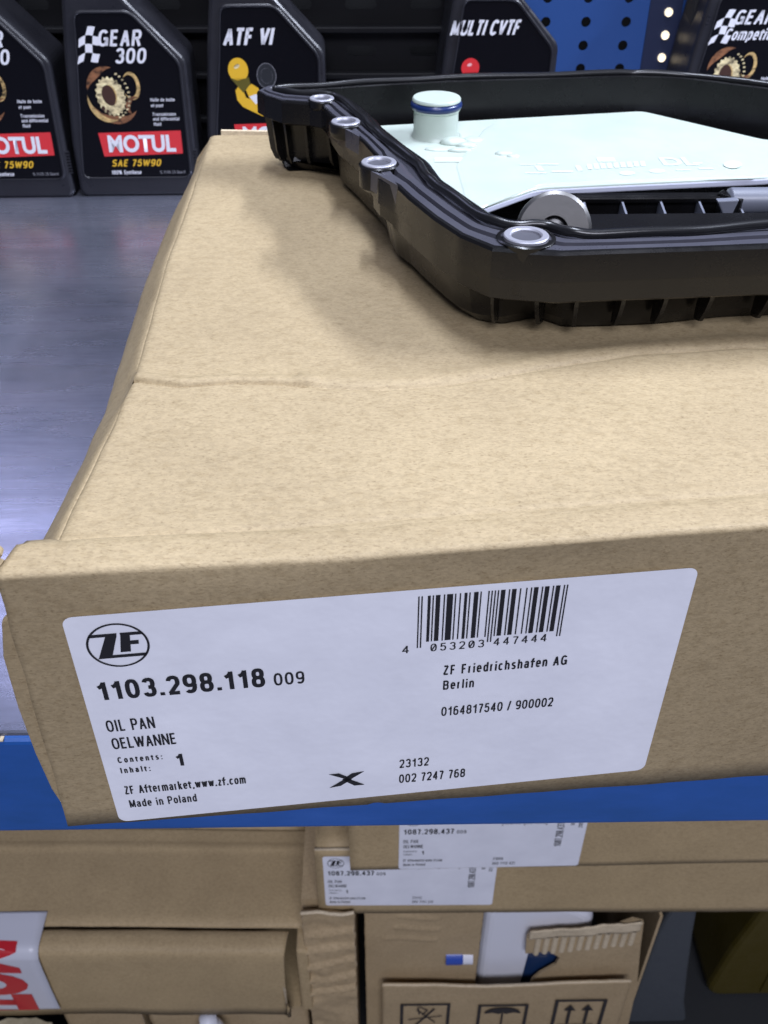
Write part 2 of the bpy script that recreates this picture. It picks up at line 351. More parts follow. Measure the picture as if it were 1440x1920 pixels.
def zf_logo(fr, cx, cy, R, parent):
    L = []; n = 64
    for k in range(n):
        a, b = 2*pi*k/n, 2*pi*(k+1)/n
        L.append([(cx+R*cos(a), cy+R*sin(a)), (cx+R*cos(b), cy+R*sin(b)), (cx+R*.925*cos(b), cy+R*.925*sin(b)), (cx+R*.925*cos(a), cy+R*.925*sin(a))])
    g = [[(-.84,.56),(.04,.56),(.02,.42),(-.90,.42)], [(-.34,.42),(.02,.42),(-.24,-.42),(-.66,-.42)],
         [(-.66,-.42),(.90,-.42),(.83,-.56),(-.72,-.56)],
         [(.14,.56),(.83,.56),(.90,.42),(.14,.42)], [(.14,.42),(.44,.42),(.36,-.32),(.03,-.32)], [(.41,.18),(.68,.18),(.66,.0),(.40,.0)]]
    for q in g: L.append([(cx+R*a, cy+R*b) for a, b in q])
    return polys('round_logo', L, fr, INK, parent)

def ship_label(fr, W, H, parent, number, suffix, code, lines=True, extra=False, xmark=True, batch=('23132', '002 7247 768')):
    """printed shipping label; v runs down from 0 to -H"""
    lab = polys('shipping_label', [rrect(0, -H, W, 0, .0035)], fr, LABEL, parent, .0003)
    d = .00055
    zf_logo(lambda a, b, o: fr(a, b, d), .0155, -.0140, .0101, lab)
    T = lambda nm, s, u0, u1, v, c, wt=.16, gap=.15, sl=False: stroke_text(nm, s, fr, u0, u1, v, c, INK, lab, wt, gap, off=d, slash=sl)
    T('part_number', number, .0050, .0616, -.0400, .0096, .185, .12)
    T('part_number_suffix', suffix, .0646, .0752, -.0400, .0063, .15)
    T('product_name', 'OIL PAN', .0048, .0214, -.0565, .0062, .14)
    T('product_name', 'OELWANNE', .0051, .0277, -.0662, .0062, .14, .12)
    T('contents_text', 'Contents:', .0055, .0215, -.0742, .0034, .19, .3)
    T('contents_text', 'Inhalt:', .0055, .0163, -.0803, .0034, .19, .3)
    T('quantity_digit', '1', .0260, .0290, -.0792, .0074, .19)
    T('maker_text', 'ZF Aftermarket,www.zf.com', .0050, .0501, -.0930, .0050, .15, .17)
    T('origin_text', 'Made in Poland', .0055, .0307, -.1014, .0048, .15, .17)
    T('batch_number', batch[0], .1091, .1206, -.0931, .0052, .15)
    T('batch_number', batch[1], .1091, .1353, -.1026, .0054, .15)
    if xmark:
        X = [[(.0817,-.0925),(.0857,-.0925),(.0898,-.0958),(.0886,-.0966)], [(.0955,-.0925),(.0906,-.0932),(.0868,-.0966),(.0886,-.0980)],
             [(.0817,-.1010),(.0862,-.1003),(.0906,-.0968),(.0886,-.0957)], [(.0955,-.1010),(.0915,-.1010),(.0874,-.0972),(.0890,-.0962)]]
        polys('cross_mark', X, lambda a, b, o: fr(a, b, o+(a*.002)), INK, lab, .0006)
    frd = lambda a, b, o: fr(a, b, d)
    bw = barcode('barcode', code, frd, .1144, .1652, -.0029, -.0245, -.0272, lab)
    if not extra:
        T('barcode_digits', code[0], .1093, .1118, -.0293, .0037, .14)
        T('barcode_digits', code[1:7], .1192, .1381, -.0295, .0038, .13, .28, True)
        T('barcode_digits', code[7:], .1414, .1604, -.0292, .0037, .13, .28, True)
        T('company_text', 'ZF Friedrichshafen AG', .1242, .1692, -.0422, .0050, .17, .17)
        T('company_text', 'Berlin', .1244, .1358, -.0500, .0049, .17, .17)
        T('order_number', '0164817540 / 900002', .1244, .1665, -.0645, .0051, .15)
    else:
        for tx, u, ln, v, c in ((number, .1850, .0440, -.0680, .0085), (suffix, .1850, .0085, -.0200, .0060), ('BC AB', .1960, .0110, -.0280, .0045), (batch[0], .2050, .0130, -.0330, .0045)):
            stroke_text('side_number', tx, fr, u, u+ln, v, c, INK, lab, .17, .13, off=d, rot=1)
    return lab

# ================================================================== SHELF
SHY = .2545
sh = empty('storage_shelf', (0, .6, 0), 'worn grey steel shelf with a blue front edge carrying the big carton', 'shelf')
bm = bmesh.new(); box(bm, -1.2, 1.2, SHY, 1.06, -.012, 0); o = bmo('shelf_board', bm, STEEL, sh); bevel(o, .0015)
bm = bmesh.new(); box(bm, -1.2, 1.2, SHY-.0025, SHY+.028, -.067, -.0015); o = bmo('front_edge', bm, BLUE, sh); bevel(o, .003, 3)
for k in range(26):
    x = -.35+.0115*k*random.uniform(.9, 1.1) if k < 22 else random.uniform(-.1, .3)
    bm = bmesh.new(); box(bm, x, x+random.uniform(.002, .009), SHY-.0029, SHY-.0004, -.0019-random.uniform(0, .0004), -.0012)
    bmo('paint_chip', bm, KEDGE, sh)

# ================================================================== BACK WALL
def perforated(name, x0, x1, z0, z1, y, px, pz, rx, rz, mat_, parent, n=16, t=.0015):
    nx, nz_ = round((x1-x0)/px), round((z1-z0)/pz); V = []; Fc = []
    for i in range(nx):
        for j in range(nz_):
            cx, cz = x0+(i+.5)*px, z0+(j+.5)*pz; b = len(V)
            for k in range(n):
                a = 2*pi*(k+.5)/n; c, s = cos(a), sin(a)
                if rx > rz*1.4:   # stadium slot
                    hx = cx + (rx-rz)*(1 if c > 0 else -1) + rz*c; hz = cz + rz*s
                else: hx, hz = cx+rx*c, cz+rz*s
                mx = max(abs(c), abs(s)); V += [(hx, y, hz), (cx+px/2*c/mx, y, cz+pz/2*s/mx)]
            for k in range(n):
                q = (k+1) % n; Fc.append([b+2*k, b+2*q, b+2*q+1, b+2*k+1])
            for k, (sx, sz) in zip((n//8-1, 3*n//8-1, 5*n//8-1, 7*n//8-1), ((1,1),(-1,1),(-1,-1),(1,-1))):
                V.append((cx+sx*px/2, y, cz+sz*pz/2)); q = (k+1) % n; Fc.append([b+2*k+1, b+2*q+1, len(V)-1])
    return solid(pyd(name, V, Fc, mat_, parent), t, 1)
bp = empty('shelf_back_panel', (.2, 1.02, 0), 'blue and black perforated steel back of the shelf behind the bottles', 'back panel')
perforated('perforated_panel', .113, .113+.0385*5, -.013, -.013+.0207*12, 1.0, .0385, .0207, .0046, .0046, mat('blue_perforated_paint', (.010, .055, .21), .5), bp)
perforated('slotted_panel', -.58, -.58+.0605*11, 0, .04*6, .985, .0605, .04, .0145, .0045, WALLBLK, bp, 24)
bm = bmesh.new()
for z in (.038, .078, .118, .158, .198): box(bm, -.58, .08, .972, .9845, z, z+.005)
bevel(bmo('panel_ledge', bm, WALLBLK, bp), .001)
for a_, b_ in ((-1.2, -.583), (.3075, 1.2)):
    bm = bmesh.new(); box(bm, a_, b_, .99, 1.0, 0, .30); bmo('black_sheet', bm, WALLBLK, bp)
bm = bmesh.new(); box(bm, -1.2, 1.2, 1.045, 1.05, -.05, .36); bmo('rear_sheet', bm, DARK, bp)
bm = bmesh.new(); box(bm, .2995, .3065, .965, .9895, 0, .32); bmo('upright_post', bm, DARK, bp)
# glowing discs on the dark post at right, standing in for light through holes
lo = empty('slotted_post', (.29, .98, 0), 'dark shelf post with three bright round holes beside the blue panel', 'post')
bm = bmesh.new(); box(bm, .268, .2990, .9985, 1.03, 0, .32); bmo('post_web', bm, mat('navy_post', (.003, .009, .04), .6), lo)
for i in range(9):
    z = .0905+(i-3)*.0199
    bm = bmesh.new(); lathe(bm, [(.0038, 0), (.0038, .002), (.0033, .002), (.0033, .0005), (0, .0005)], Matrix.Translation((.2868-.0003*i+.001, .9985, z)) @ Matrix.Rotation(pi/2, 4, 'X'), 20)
    bmo('glow_disc', bm, HOLE_GLOW, lo)

# ================================================================== BOTTLES
GOLD = mat('print_gold', (.62, .42, .16), .4); GOLDL = mat('print_gold_light', (.80, .66, .36), .4); COPPER = mat('print_copper', (.24, .10, .04), .4); GDARK = mat('print_brown', (.05, .02, .012), .4)
for M_ in (GOLD, GOLDL, COPPER):
    c = M_.node_tree.nodes['Principled BSDF'].inputs[0].default_value[:3]
    n_ = nz(M_, 130, (1, 1, 1.6), 5, .7); r_ = ramp(M_, n_.outputs[0], [(.34, tuple(x*.05 for x in c)), (.5, tuple(x*.8 for x in c)), (.7, tuple(min(1, x*1.35) for x in c))]); M_.node_tree.links.new(r_.outputs[0], M_.node_tree.nodes['Principled BSDF'].inputs[0])
def gear_poly(cx, cy, rx, ry, teeth, depth, tilt=0, a0=0, a1=360):
    P = []
    for k in range(int(teeth*2*(a1-a0)/360)+1):
        a = radians(a0+k*180/teeth); r = 1+depth*(k % 2)
        for s in (-.2, .2):
            x, y = rx*r*cos(a+s*pi/teeth), ry*r*sin(a+s*pi/teeth)
            P.append((cx+x*cos(tilt)-y*sin(tilt), cy+x*sin(tilt)+y*cos(tilt)))
    return P
def ell(cx, cy, rx, ry, t=0, n=28, a0=0, a1=360):
    return [(cx+rx*cos(a)*cos(t)-ry*sin(a)*sin(t), cy+rx*cos(a)*sin(t)+ry*sin(a)*cos(t)) for a in [radians(a0+(a1-a0)*k/n) for k in range(n)]]
def bottle(kind, x, y, label, rz=0):
    t = empty('oil_bottle', (x, y, 0), label, 'bottle', 'black oil bottles along the back of the shelf')
    c, s = cos(rz), sin(rz)
    fr = lambda a, b, o: Vector((x + a*c + o*s, y + a*s - o*c, b))
    body = [(.005,0),(.108,0),(.1115,.005),(.111,.018),(.112,.10),(.1122,.1165),(.067,.164),(.046,.196),(.046,.206),(.017,.206),(.0165,.165),(.0095,.118),(.002,.05),(.001,.005)]
    inner = [(.008,.018),(.1035,.018),(.1055,.1135),(.0695,.1525),(.0255,.1525),(.0215,.118),(.012,.05)]
    bm = bmesh.new()
    R = roundpoly(body, .006); prism(bm, R, -.0, -.058, lambda p, q: fr(p[0], p[1], q))
    o = bmo('body', bm, BOT, t); bevel(o, .0045, 3, 40)
    # raised frame round the label
    n = len(roundpoly(inner, .006)); I = roundpoly(inner, .006)
    out = [(.006,.0165),(.1065,.0165),(.1085,.1145),(.071,.1555),(.0235,.1555),(.019,.118),(.0095,.05)]
    Oo = roundpoly(out, .007)
    V = []; Fc = []
    for k in range(n):
        V += [fr(*Oo[k], -.001), fr(*((Vector(Oo[k])*.6+Vector(I[k])*.4)), .0014), fr(*((Vector(Oo[k])*.15+Vector(I[k])*.85)), .0012), fr(*I[k], .0001)]
    for k in range(n):
        q = (k+1) % n
        for j in range(3): Fc.append([4*k+j, 4*k+j+1, 4*q+j+1, 4*q+j])
    pyd('label_frame', V, Fc, BOT, t, True)
    lab = polys('label', [roundpoly([(a, b) for a, b in inner], .005)], fr, PRBLK, t, .0003)
    # ribs on the side, neck and cap
    bm = bmesh.new(); lathe(bm, [(.0185, .206), (.0185, .209), (.0172, .210), (.0172, .231), (.0158, .2335), (0, .2335)], Matrix.Translation(fr(.0315, 0, -.029)), 36)
    bmo('cap', bm, RUB if kind != 'cvt' else PRRED, t)
    bm = bmesh.new()
    for k in range(8):
        box(bm, .1095, .1130, -.0002, .002, .022+k*.0022*1.2, .0232+k*.0022*1.2, Matrix.Translation((x, y, 0)) @ Matrix.Rotation(rz, 4, 'Z'))
    bmo('grip_mark', bm, BOT, t)
    d = .0005; D = lambda e: (lambda a, b, o: fr(a, b, d+e))
    L = lambda nm, tx, a, b, v, cp, m_=PRWH, wt=.17, shr=.26, gap=.10: stroke_text(nm, tx, D(.0002), a, b, v, cp, m_, lab, wt, gap, shr, off=.0001)
    if kind in ('gear', 'comp'):
        fl = []   # chequered flag
        P0 = Vector((.0200, .1130))
        for i in range(3):
            for j in range(4):
                if (i+j) % 2 == 0:
                    w_, h_ = .0060, .0078
                    def q(a, b): return (P0.x + a*w_ + b*.0020 + .0008*sin(b*1.7), P0.y + b*h_*.86 + .0018*sin(a*1.5)+a*.0012)
                    fl.append([q(i, j), q(i+.5, j), q(i+1, j), q(i+1, j+1), q(i+.5, j+1), q(i, j+1)])
        polys('chequered_flag', fl, D(0), PRWH, lab)
        if kind == 'gear':
            L('product_name', 'GEAR', .0400, .0760, .1275, .0128); L('product_name', '300', .0520, .0780, .1140, .0122)
        else:
            L('product_name', 'GEAR', .0400, .0760, .1305, .0120); L('product_name', 'Competition', .0340, .0900, .1175, .0100)
        gx, gz = .0440, .0875
        def cres(cx, cy, rx, ry, a0, a1, th, t=0):
            n_ = 22; o_ = [radians(a0+(a1-a0)*k/n_) for k in range(n_+1)]
            P = [(cx+rx*cos(a), cy+ry*sin(a)) for a in o_]
            Q = [(cx+rx*cos(a)*(1-th*sin(pi*k/n_)), cy+ry*sin(a)*(1-th*sin(pi*k/n_))) for k, a in enumerate(o_)]
            return P+Q[::-1][1:-1]
        polys('gear_picture', [cres(gx-.002, gz+.006, .0175, .0185, 70, 185, .36)], D(0), COPPER, lab)
        polys('gear_picture', [cres(gx+.003, gz-.003, .0195, .0200, 195, 335, .34)], D(.00002), COPPER, lab)
        polys('gear_picture', [cres(gx-.004, gz-.003, .0165, .0185, 165, 300, .26)], D(.00004), GOLD, lab)
        polys('gear_picture', [cres(gx+.0190, gz+.0085, .0075, .0115, -150, 150, .40)], D(.00006), GOLD, lab)
        polys('gear_picture', [cres(gx+.0200, gz-.0080, .0085, .0080, 60, 250, .5)], D(.00007), COPPER, lab)
        tt = []
        for k in range(13):
            a = radians(62-k*11); tx_, tz_ = gx+.0165*cos(a)-.0005, gz+.0195*sin(a)+.001
            tt.append([(tx_-.0011, tz_-.0008), (tx_+.0012, tz_-.0004), (tx_+.0008, tz_+.0009), (tx_-.0009, tz_+.0006)])
        polys('gear_picture', tt, D(.00009), GOLDL, lab)
        polys('gear_picture', [gear_poly(gx, gz, .0116, .0150, 20, .10, .15)], D(.00012), GOLDL, lab)
        polys('gear_picture', [ell(gx-.001, gz+.001, .0064, .0086, .15)], D(.00014), GDARK, lab)
        polys('gear_picture', [cres(gx-.001, gz+.001, .0064, .0086, -60, 100, .18)], D(.00015), GOLD, lab)
        polys('gear_picture', [ell(gx-.0080, gz-.0095, .0016, .0019), ell(gx-.0045, gz-.0120, .0013, .0015)], D(.00016), GDARK, lab)
        for tx, a, b, v in (('Huile de boîte', .0775, .0985, .0832), ('et pont', .0775, .0880, .0785), ('Transmission', .0775, .0980, .0712), ('and differential', .0775, .1005, .0672), ('fluid', .0775, .0840, .0628)):
            L('small_print', tx, a, b, v, .0028, PRWH, .15, .15)
    elif kind == 'atf':
        L('product_name', 'ATF VI', .0240, .0665, .1228, .0140, PRWH, .19, .26, .05)
        polys('yellow_knob', [ell(.0355, .1030, .0088, .0100), [(.0300,.096),(.0420,.096),(.0425,.086),(.0360,.086)]], D(0), PRYEL, lab)
        pq = lambda L_: [[(.0355+(a-440)/2050, .1030+(135-b)*.00046) for a, b in q] for q in L_]
        polys('yellow_knob', pq([[(432,172),(438,164),(446,172),(450,185),(462,190),(478,200),(487,219),(478,220),(460,211),(443,202),(434,190)]]), D(.00005), PRYEL, lab)
        polys('yellow_knob', pq([[(450,168),(462,160),(474,168),(477,186),(468,196),(456,186)]]), D(.00007), PRYEL, lab)
        polys('knob_highlight', pq([[(456,183),(468,179),(478,180),(475,191),(467,198)]]), D(.0001), PRWH, lab)
        polys('knob_highlight', [ell(.0345, .1060, .0028, .0016, .5)], D(.0001), GOLDL, lab)
        polys('knob_shade', pq([[(424,148),(437,154),(458,148),(460,160),(452,170),(446,176),(438,166)]]), D(.00011), mat('print_olive', (.10, .08, .004), .5), lab)
        polys('clear_knob', [ell(.0600, .098, .0080, .0100)], D(0), mat('print_smoke', (.02, .022, .026), .35), lab)
        for rr in (1, .62):
            ring = ell(.0600, .098, .0085*rr, .0105*rr, 0, 30); ri = ell(.0600, .098, .0081*rr, .0101*rr, 0, 30)
            polys('clear_knob', [[ring[k], ring[(k+1) % 30], ri[(k+1) % 30], ri[k]] for k in range(30)], D(0), PRGR, lab)
    else:
        L('product_name', 'MULTI CVTF', .0130, .0740, .1252, .0126, PRWH, .19, .28, .05)
        polys('red_knob', [ell(.0330, .0985, .0082, .0082), [(.0270,.095),(.0390,.095),(.0380,.080),(.0280,.080)]], D(0), PRRED, lab)
        polys('knob_highlight', [ell(.0322, .1010, .0022, .0013, .3)], D(.0001), mat('print_pink', (.8, .4, .4), .5), lab)
    r0 = .0275
    polys('red_band', [[(r0,.0570),(.1005,.0585),(.1000,.0385),(.0295,.0365)]], D(0), PRRED, lab)
    letters('brand_name', 'MOTUL', D(.0003), .0345, .0945, .0402, .0148, PRWH, lab, .038, .04)
    L('grade_text', 'SAE 75W90', .0345, .0785, .0275, .0062, PRYEL, .18, .3)
    L('small_print', '100% Synthese', .0330, .0600, .0205, .0036, PRWH, .17, .2); L('small_print', '1L (1.05 US Quart)', .0770, .1000, .0208, .0026, PRGR, .14, 0)
    return t
bottle('gear', -.3810, .872, 'leftmost black bottle, cut by the photo edge, with gear picture and red brand band', .02)
bottle('gear', -.2668, .876, 'black oil bottle with whole gear picture, 300 and SAE 75W90 on its label', .02)
bottle('atf', -.1490, .900, 'black oil bottle lettered ATF VI with a yellow knob on its label', .03)
bottle('cvt', .0605, .925, 'black oil bottle lettered MULTI CVTF with red knob picture behind the pan', .03)
bottle('comp', .2900, .940, 'rightmost black bottle with chequered flag and Competition lettering', .04)

# ================================================================== MAIN CARTON
CB = radians(5.775); O = Vector((-.0987, .219, .1012)); U = Vector((cos(CB), sin(CB), 0)); NI = Vector((-sin(CB), cos(CB), 0))
bx = empty('cardboard_box', (.1, .45, 0), 'large flat brown cardboard carton with white OIL PAN label under the black pan', 'box')
ZT = .1164
crk = [(-.098, .3405), (-.0767, .3345), (-.0560, .3372), (-.0376, .336), (-.0270, .334)]
crl = [(-.0270, .334), (.0, .331), (.03, .334), (.06, .343), (.0873, .3525), (.1156, .3606), (.16, .365), (.31, .360)]
def segd(x, y, pl):
    best = 1e9; side = 0
    for (x0, y0), (x1, y1) in zip(pl, pl[1:]):
        dx, dy = x1-x0, y1-y0; t = max(0, min(1, ((x-x0)*dx+(y-y0)*dy)/(dx*dx+dy*dy)))
        e = math.hypot(x-x0-t*dx, y-y0-t*dy)
        if e < best: best = e; side = y-(y0+t*dy)
    return best, side
def lidz(x, y):
    z = ZT - .0004 + .0011*fbm(Vector((x*7, y*5, 0)), 3)*min(1, (y-.235)*14)
    d, s = segd(x, y, crk); z -= .0022*math.exp(-(d/.00075)**2); z += .0012*math.exp(-((s-.0035)/.0030)**2)*(1 if x < -.02 else 0)
    d, s = segd(x, y, crl); z -= .0014*math.exp(-(d/.0012)**2) * (.35+.65*(.5+.5*noise.noise(Vector((x*40, 0, 3)))))
    z += .0011*math.exp(-((s-.006)/.005)**2)*(1 if x > -.03 else 0)
    wq = (Vector((x, y))-O.xy).dot(NI.xy); z -= (.0006+.0006*max(0, noise.noise(Vector((x*14, 0, 8)))))*math.exp(-((wq-.0180)/.0011)**2)
    return z
def lidl(y): # left crease
    pts = [(.20, -.1035), (.2529, -.1013), (.30, -.0985), (.3454, -.0968), (.40, -.0995), (.4583, -.1025), (.5239, -.1032), (.60, -.105), (.70, -.107)]
    for (a, b), (c, d) in zip(pts, pts[1:]):
        if y <= c: return b+(d-b)*(y-a)/(c-a)+.0005*noise.noise(Vector((y*60, 1, 0)))
    return -.107
NX, NY = 190, 300; V = []; Fc = []
YB = .668
for j in range(NY+1):
    t = j/NY
    t = t/.28*.20 if t < .28 else (.20+(t-.28)/.34*.13 if t < .62 else .33+(t-.62)/.38*.67)
    for i in range(NX+1):
        s = i/NX; y0 = O.y + .0105 + (s*.41)*math.tan(CB) - (.0)
        y = y0+(YB-y0)*t; xl = lidl(y); x = xl+(.305-xl)*(s**1.25)
        e = abs(x-xl); V.append((x, y, lidz(x, y) - .0012*math.exp(-e/.0012)))
for j in range(NY):
    for i in range(NX): a = j*(NX+1)+i; Fc.append([a, a+1, a+NX+2, a+NX+1])
o = pyd('lid_panel', V, Fc, KR, bx, True); 
# sloping left edge and the side wall, one folded sheet
V = []; Fc = []; NS = 160; prof_n = 9
for j in range(NS+1):
    y = .236+(YB-.236)*j/NS; xl = lidl(y); wv = .0005*noise.noise(Vector((y*22, 5, 0))); w2 = .0009*noise.noise(Vector((y*9, 9, 0)))
    dent = .0015*math.exp(-((y-.335)/.012)**2)
    k = 1-.35*max(0, (y-.56)/.11)
    pr = [(xl, lidz(xl, max(y, .25))-.0011), (xl-.0007*k, ZT-.0014-dent*.5), (xl-.0060*k+wv, ZT-.0072-dent), (xl-.0120*k+wv, ZT-.0138+w2*.5), (xl-.0152*k+w2, ZT-.0180), (xl-.0172*k+w2, ZT-.023), (xl-.0182*k+w2, .085), (-.1215+w2, .060), (-.1222+w2*.5, .03), (-.122, .001)]
    V += [(a, y, b) for a, b in pr]
m_ = 10
for j in range(NS):
    for i in range(m_-1): a = j*m_+i; Fc.append([a, a+m_, a+m_+1, a+1])
o = pyd('left_side_panel', V, Fc, KR, bx, True)
# back and right walls, inner liner under the lid, cut edge standing at the back
bm = bmesh.new(); prism(bm, [(-.126,.001),(.3048,.001),(.3048,ZT-.001),(-.1065,ZT-.002),(-.118,.100),(-.125,.080)], 0, .0035, lambda p, q: Vector((p[0], YB+q, p[1]))); bmo('back_panel', bm, KR, bx)
bm = bmesh.new(); box(bm, .3052, .309, .262, YB, .001, ZT-.001); bmo('right_side_panel', bm, KR, bx)
a = aty(395, 250, YB+.004); 
bm = bmesh.new(); prism(bm, [(-.1005, .10), (-.055, .10), (.30, .10), (.30, ZT-.0006), (-.05, ZT+.0006), (-.1000, ZT+.0016)], 0, .003, lambda p, q: Vector((p[0], YB+.0037+q, p[1])))
bmo('back_flap', bm, KEDGE, bx)
# front panel with its rolled-over top edge
V = []; NU = 150
prf = [(.0, None)]
def fz(u):  # bottom line of the front face
    return -.0102 - (u+.02)*.045
def zr(u):  # top line
    return .1195-.0030*min(1, max(0, (u+.014)/.10))
rows = []
for i in range(NU+1):
    u = -.0200+(.3500)*i/NU
    col_ = []
    ztop = zr(u)+.0004*noise.noise(Vector((u*18, 0, 0)))
    zb = fz(u)+.0006*noise.noise(Vector((u*45, 0, 2)))+(.0009 if .098 < u < .102 else 0)
    sk = .0
    for k in range(13):
        z = zb+(ztop-.0022-zb)*k/12
        wob = .0008*noise.noise(Vector((u*9, z*9, 1)))*min(1, k/3)
        col_.append((wob, z, k/12))
    for k in range(1, 9):
        an = k/8*pi/2; col_.append((.0022*(1-cos(an)), ztop-.0022+.0022*sin(an), 1))
    for w_, dz in ((.009, .0001), (.0125, -.0001), (.0160, -.0005), (.0182, -.0022), (.0200, -.0034), (.0225, -.0044)):
        col_.append((w_+.0010*noise.noise(Vector((u*14, 3, 0))), ztop+dz-(.0003 if u < 0 else 0), 1+w_*25))
    rows.append((u, col_))
m_ = len(rows[0][1])
for i, (u, c_) in enumerate(rows):
    for k, (w_, z, q) in enumerate(c_):
        uu = u
        if u < .03:   # left edge leans, then steps in along the strip
            lean = .0040*min(1, q) + (.004*(q-1)*2.0 if q > 1 else 0)
            uu = u + lean*max(0, 1-(u+.02)/.05) + .0006*noise.noise(Vector((z*60, w_*200, 4)))*max(0, 1-(u+.02)/.01)
        V.append(O.xy.to_3d() + U*uu + NI*w_ + Vector((0, 0, z)))
Fc = [[i*m_+k, (i+1)*m_+k, (i+1)*m_+k+1, i*m_+k+1] for i in range(NU) for k in range(m_-1)]
o = pyd('front_panel', V, Fc, KR, bx, True); o.data.materials.append(KEDGE)
md = solid(o, .0030, -1); md.modifiers['solid'].material_offset_rim = 1
# torn corner tab at the far left
tb = [(-.0285, .1120), (-.0160, .1150), (-.0145, .1178), (-.0165, .1195), (-.0140, .1225), (-.0158, .1255), (-.0215, .1262), (-.0290, .1240)]
bm = bmesh.new(); prism(bm, tb, .006, .0095, lambda p, q: O.xy.to_3d()+U*p[0]+NI*q+Vector((0, 0, p[1]))); bevel(bmo('torn_corner', bm, KR, bx), .0008)
bm = bmesh.new(); prism(bm, [(-.0205,-.0070),(-.0150,-.0075),(-.0120,.104),(-.0205,.096),(-.0238,.080),(-.0248,.055),(-.0245,.030),(-.0232,.008)], .0042, .0072, lambda p, q: O.xy.to_3d()+U*p[0]+NI*q+Vector((0, 0, p[1]))); bevel(bmo('corner_tab', bm, KR, bx), .0008)
# the big label
frl = lambda a, b, o_: O + U*a + Vector((0, 0, b+0)) - NI*(o_+.0009 - .0*a)
ship_label(frl, .210, .1100, bx, '1103.298.118', '009', '4053203447444')

# ================================================================== OIL PAN
pan = empty('oil_pan', (.12, .5, ZT), 'black plastic transmission oil pan with pale filter lying on the cardboard carton', 'oil pan')
ZF_ = .162
pairs = [ # outer edge, gasket centre line
 ((.3000,.3690),(.3000,.3890)), ((.2300,.3665),(.2300,.3870)), ((.1603,.3645),(.1673,.3849)), ((.1325,.3625),(.1300,.3780)), ((.0950,.3600),(.0949,.3755)), ((.0756,.3583),(.0829,.3773)),
 ((.0650,.3600),(.0741,.3849)), ((.0493,.3635),(.0610,.3855)), ((.0376,.3774),(.0495,.3930)), ((.0278,.3969),(.0404,.4118)), ((.0182,.4207),(.0315,.4330)), ((.0129,.4365),(.0272,.4435)),
 ((.0050,.4480),(.0245,.4570)), ((.0020,.4600),(.0216,.4702)), ((.0045,.4780),(.0117,.4944)), ((-.0026,.5033),(.0050,.5130)), ((-.0077,.5170),(.0010,.5244)), ((-.0120,.5290),(-.0030,.5400)), ((-.0210,.5500),(-.0109,.5648)),
 ((-.0262,.5690),(-.0190,.5840)), ((-.0333,.5738),(-.0270,.5880)), ((-.0497,.5784),(-.0460,.5935)), ((-.0600,.5900),(-.0540,.5990)), ((-.0657,.6000),(-.0560,.6010)), ((-.0607,.6111),(-.0530,.6035)),
 ((-.0300,.6180),(-.0290,.6095)), ((.0038,.6266),(.0040,.6180)), ((.0504,.6350),(.0510,.6265)), ((.1100,.6410),(.1100,.6325)), ((.1600,.6460),(.1590,.6375)), ((.1760,.6455),(.1720,.6370)),
 ((.2056,.6399),(.2010,.6310)), ((.2454,.6174),(.2400,.6090)), ((.2900,.5920),(.2830,.5850)), ((.3150,.5650),(.3050,.5620)), ((.3190,.5000),(.3080,.5000)), ((.3190,.4200),(.3080,.4250)), ((.3150,.3780),(.3060,.3950))]
def cr(p0, p1, p2, p3, t): return .5*((2*p1)+(p2-p0)*t+(2*p0-5*p1+4*p2-p3)*t*t+(3*p1-p0-3*p2+p3)*t**3)
OUT = []; GAS = []
n = len(pairs); SUB = 6
for i in range(n):
    P = [Vector(pairs[(i+k) % n][0]) for k in (-1, 0, 1, 2)]; Q = [Vector(pairs[(i+k) % n][1]) for k in (-1, 0, 1, 2)]
    for k in range(SUB):
        t = k/SUB
        OUT.append(P[1].lerp(P[2], t)); GAS.append((cr(*Q, t)*.8+(Q[1].lerp(Q[2], t))*.2))
N = len(OUT); CEN = Vector((.13, .50))
def inw(i):
    a, b = GAS[i-3], GAS[(i+3) % N]; d = (b-a).normalized(); return Vector((-d.y, d.x)) if True else None
# orientation: inward normals must point to the centre
sgn = 1 if sum((CEN-GAS[i]).dot(inw(i)) for i in range(N)) > 0 else -1
NRM = []
for i in range(N):
    v = Vector((0, 0))
    for k in range(-5, 6): v += inw((i+k) % N)*sgn
    NRM.append(v.normalized())
def side(i):  # taller skirt at left and corner
    return OUT[i]
prof = [] # (t between outer/gasket, extra inward metres, z)
def loop_pts(t, e, z):
    return [Vector((*(OUT[i].lerp(GAS[i], t) + NRM[i]*e), z(i) if callable(z) else z)) for i in range(N)]
def skz(i):
    x, y = OUT[i]
    k = 0.0
    base = .1405
    if y > .44 and x < .06: base = .1430 + .0065*min(1, max(0, (y-.54)/.02))
    return base
def lft(i):   # 1 on the left flank, 0 on the front and back
    x, y = OUT[i]; return min(1, max(0, (.062-x)/.03))*min(1, max(.45, (.575-y)/.02))
def lp2(tf, ef, tl, el, z):
    o_ = []
    for i in range(N):
        k = lft(i); t = tf+(tl-tf)*k; e = ef+(el-ef)*k; zz = z(i) if callable(z) else z
        o_.append(Vector((*(OUT[i].lerp(GAS[i], t)+NRM[i]*e), zz)))
    return o_
LP = [lp2(.95, .013, .62, .012, .1166), lp2(.86, .010, .46, .006, .1174), lp2(.80, .0080, .30, .0035, .1225), lp2(.72, .0060, .20, .0022, lambda i: skz(i)-.0045), loop_pts(.06, .0014, lambda i: skz(i)-.0014), loop_pts(.0, .0006, lambda i: skz(i)),
      loop_pts(.0, .0004, .1500), loop_pts(.0, -.0004, .1494), loop_pts(0, 0, .1606), loop_pts(.03, .0004, ZF_-.0003), loop_pts(.10, .0005, ZF_)]
bm = bmesh.new()
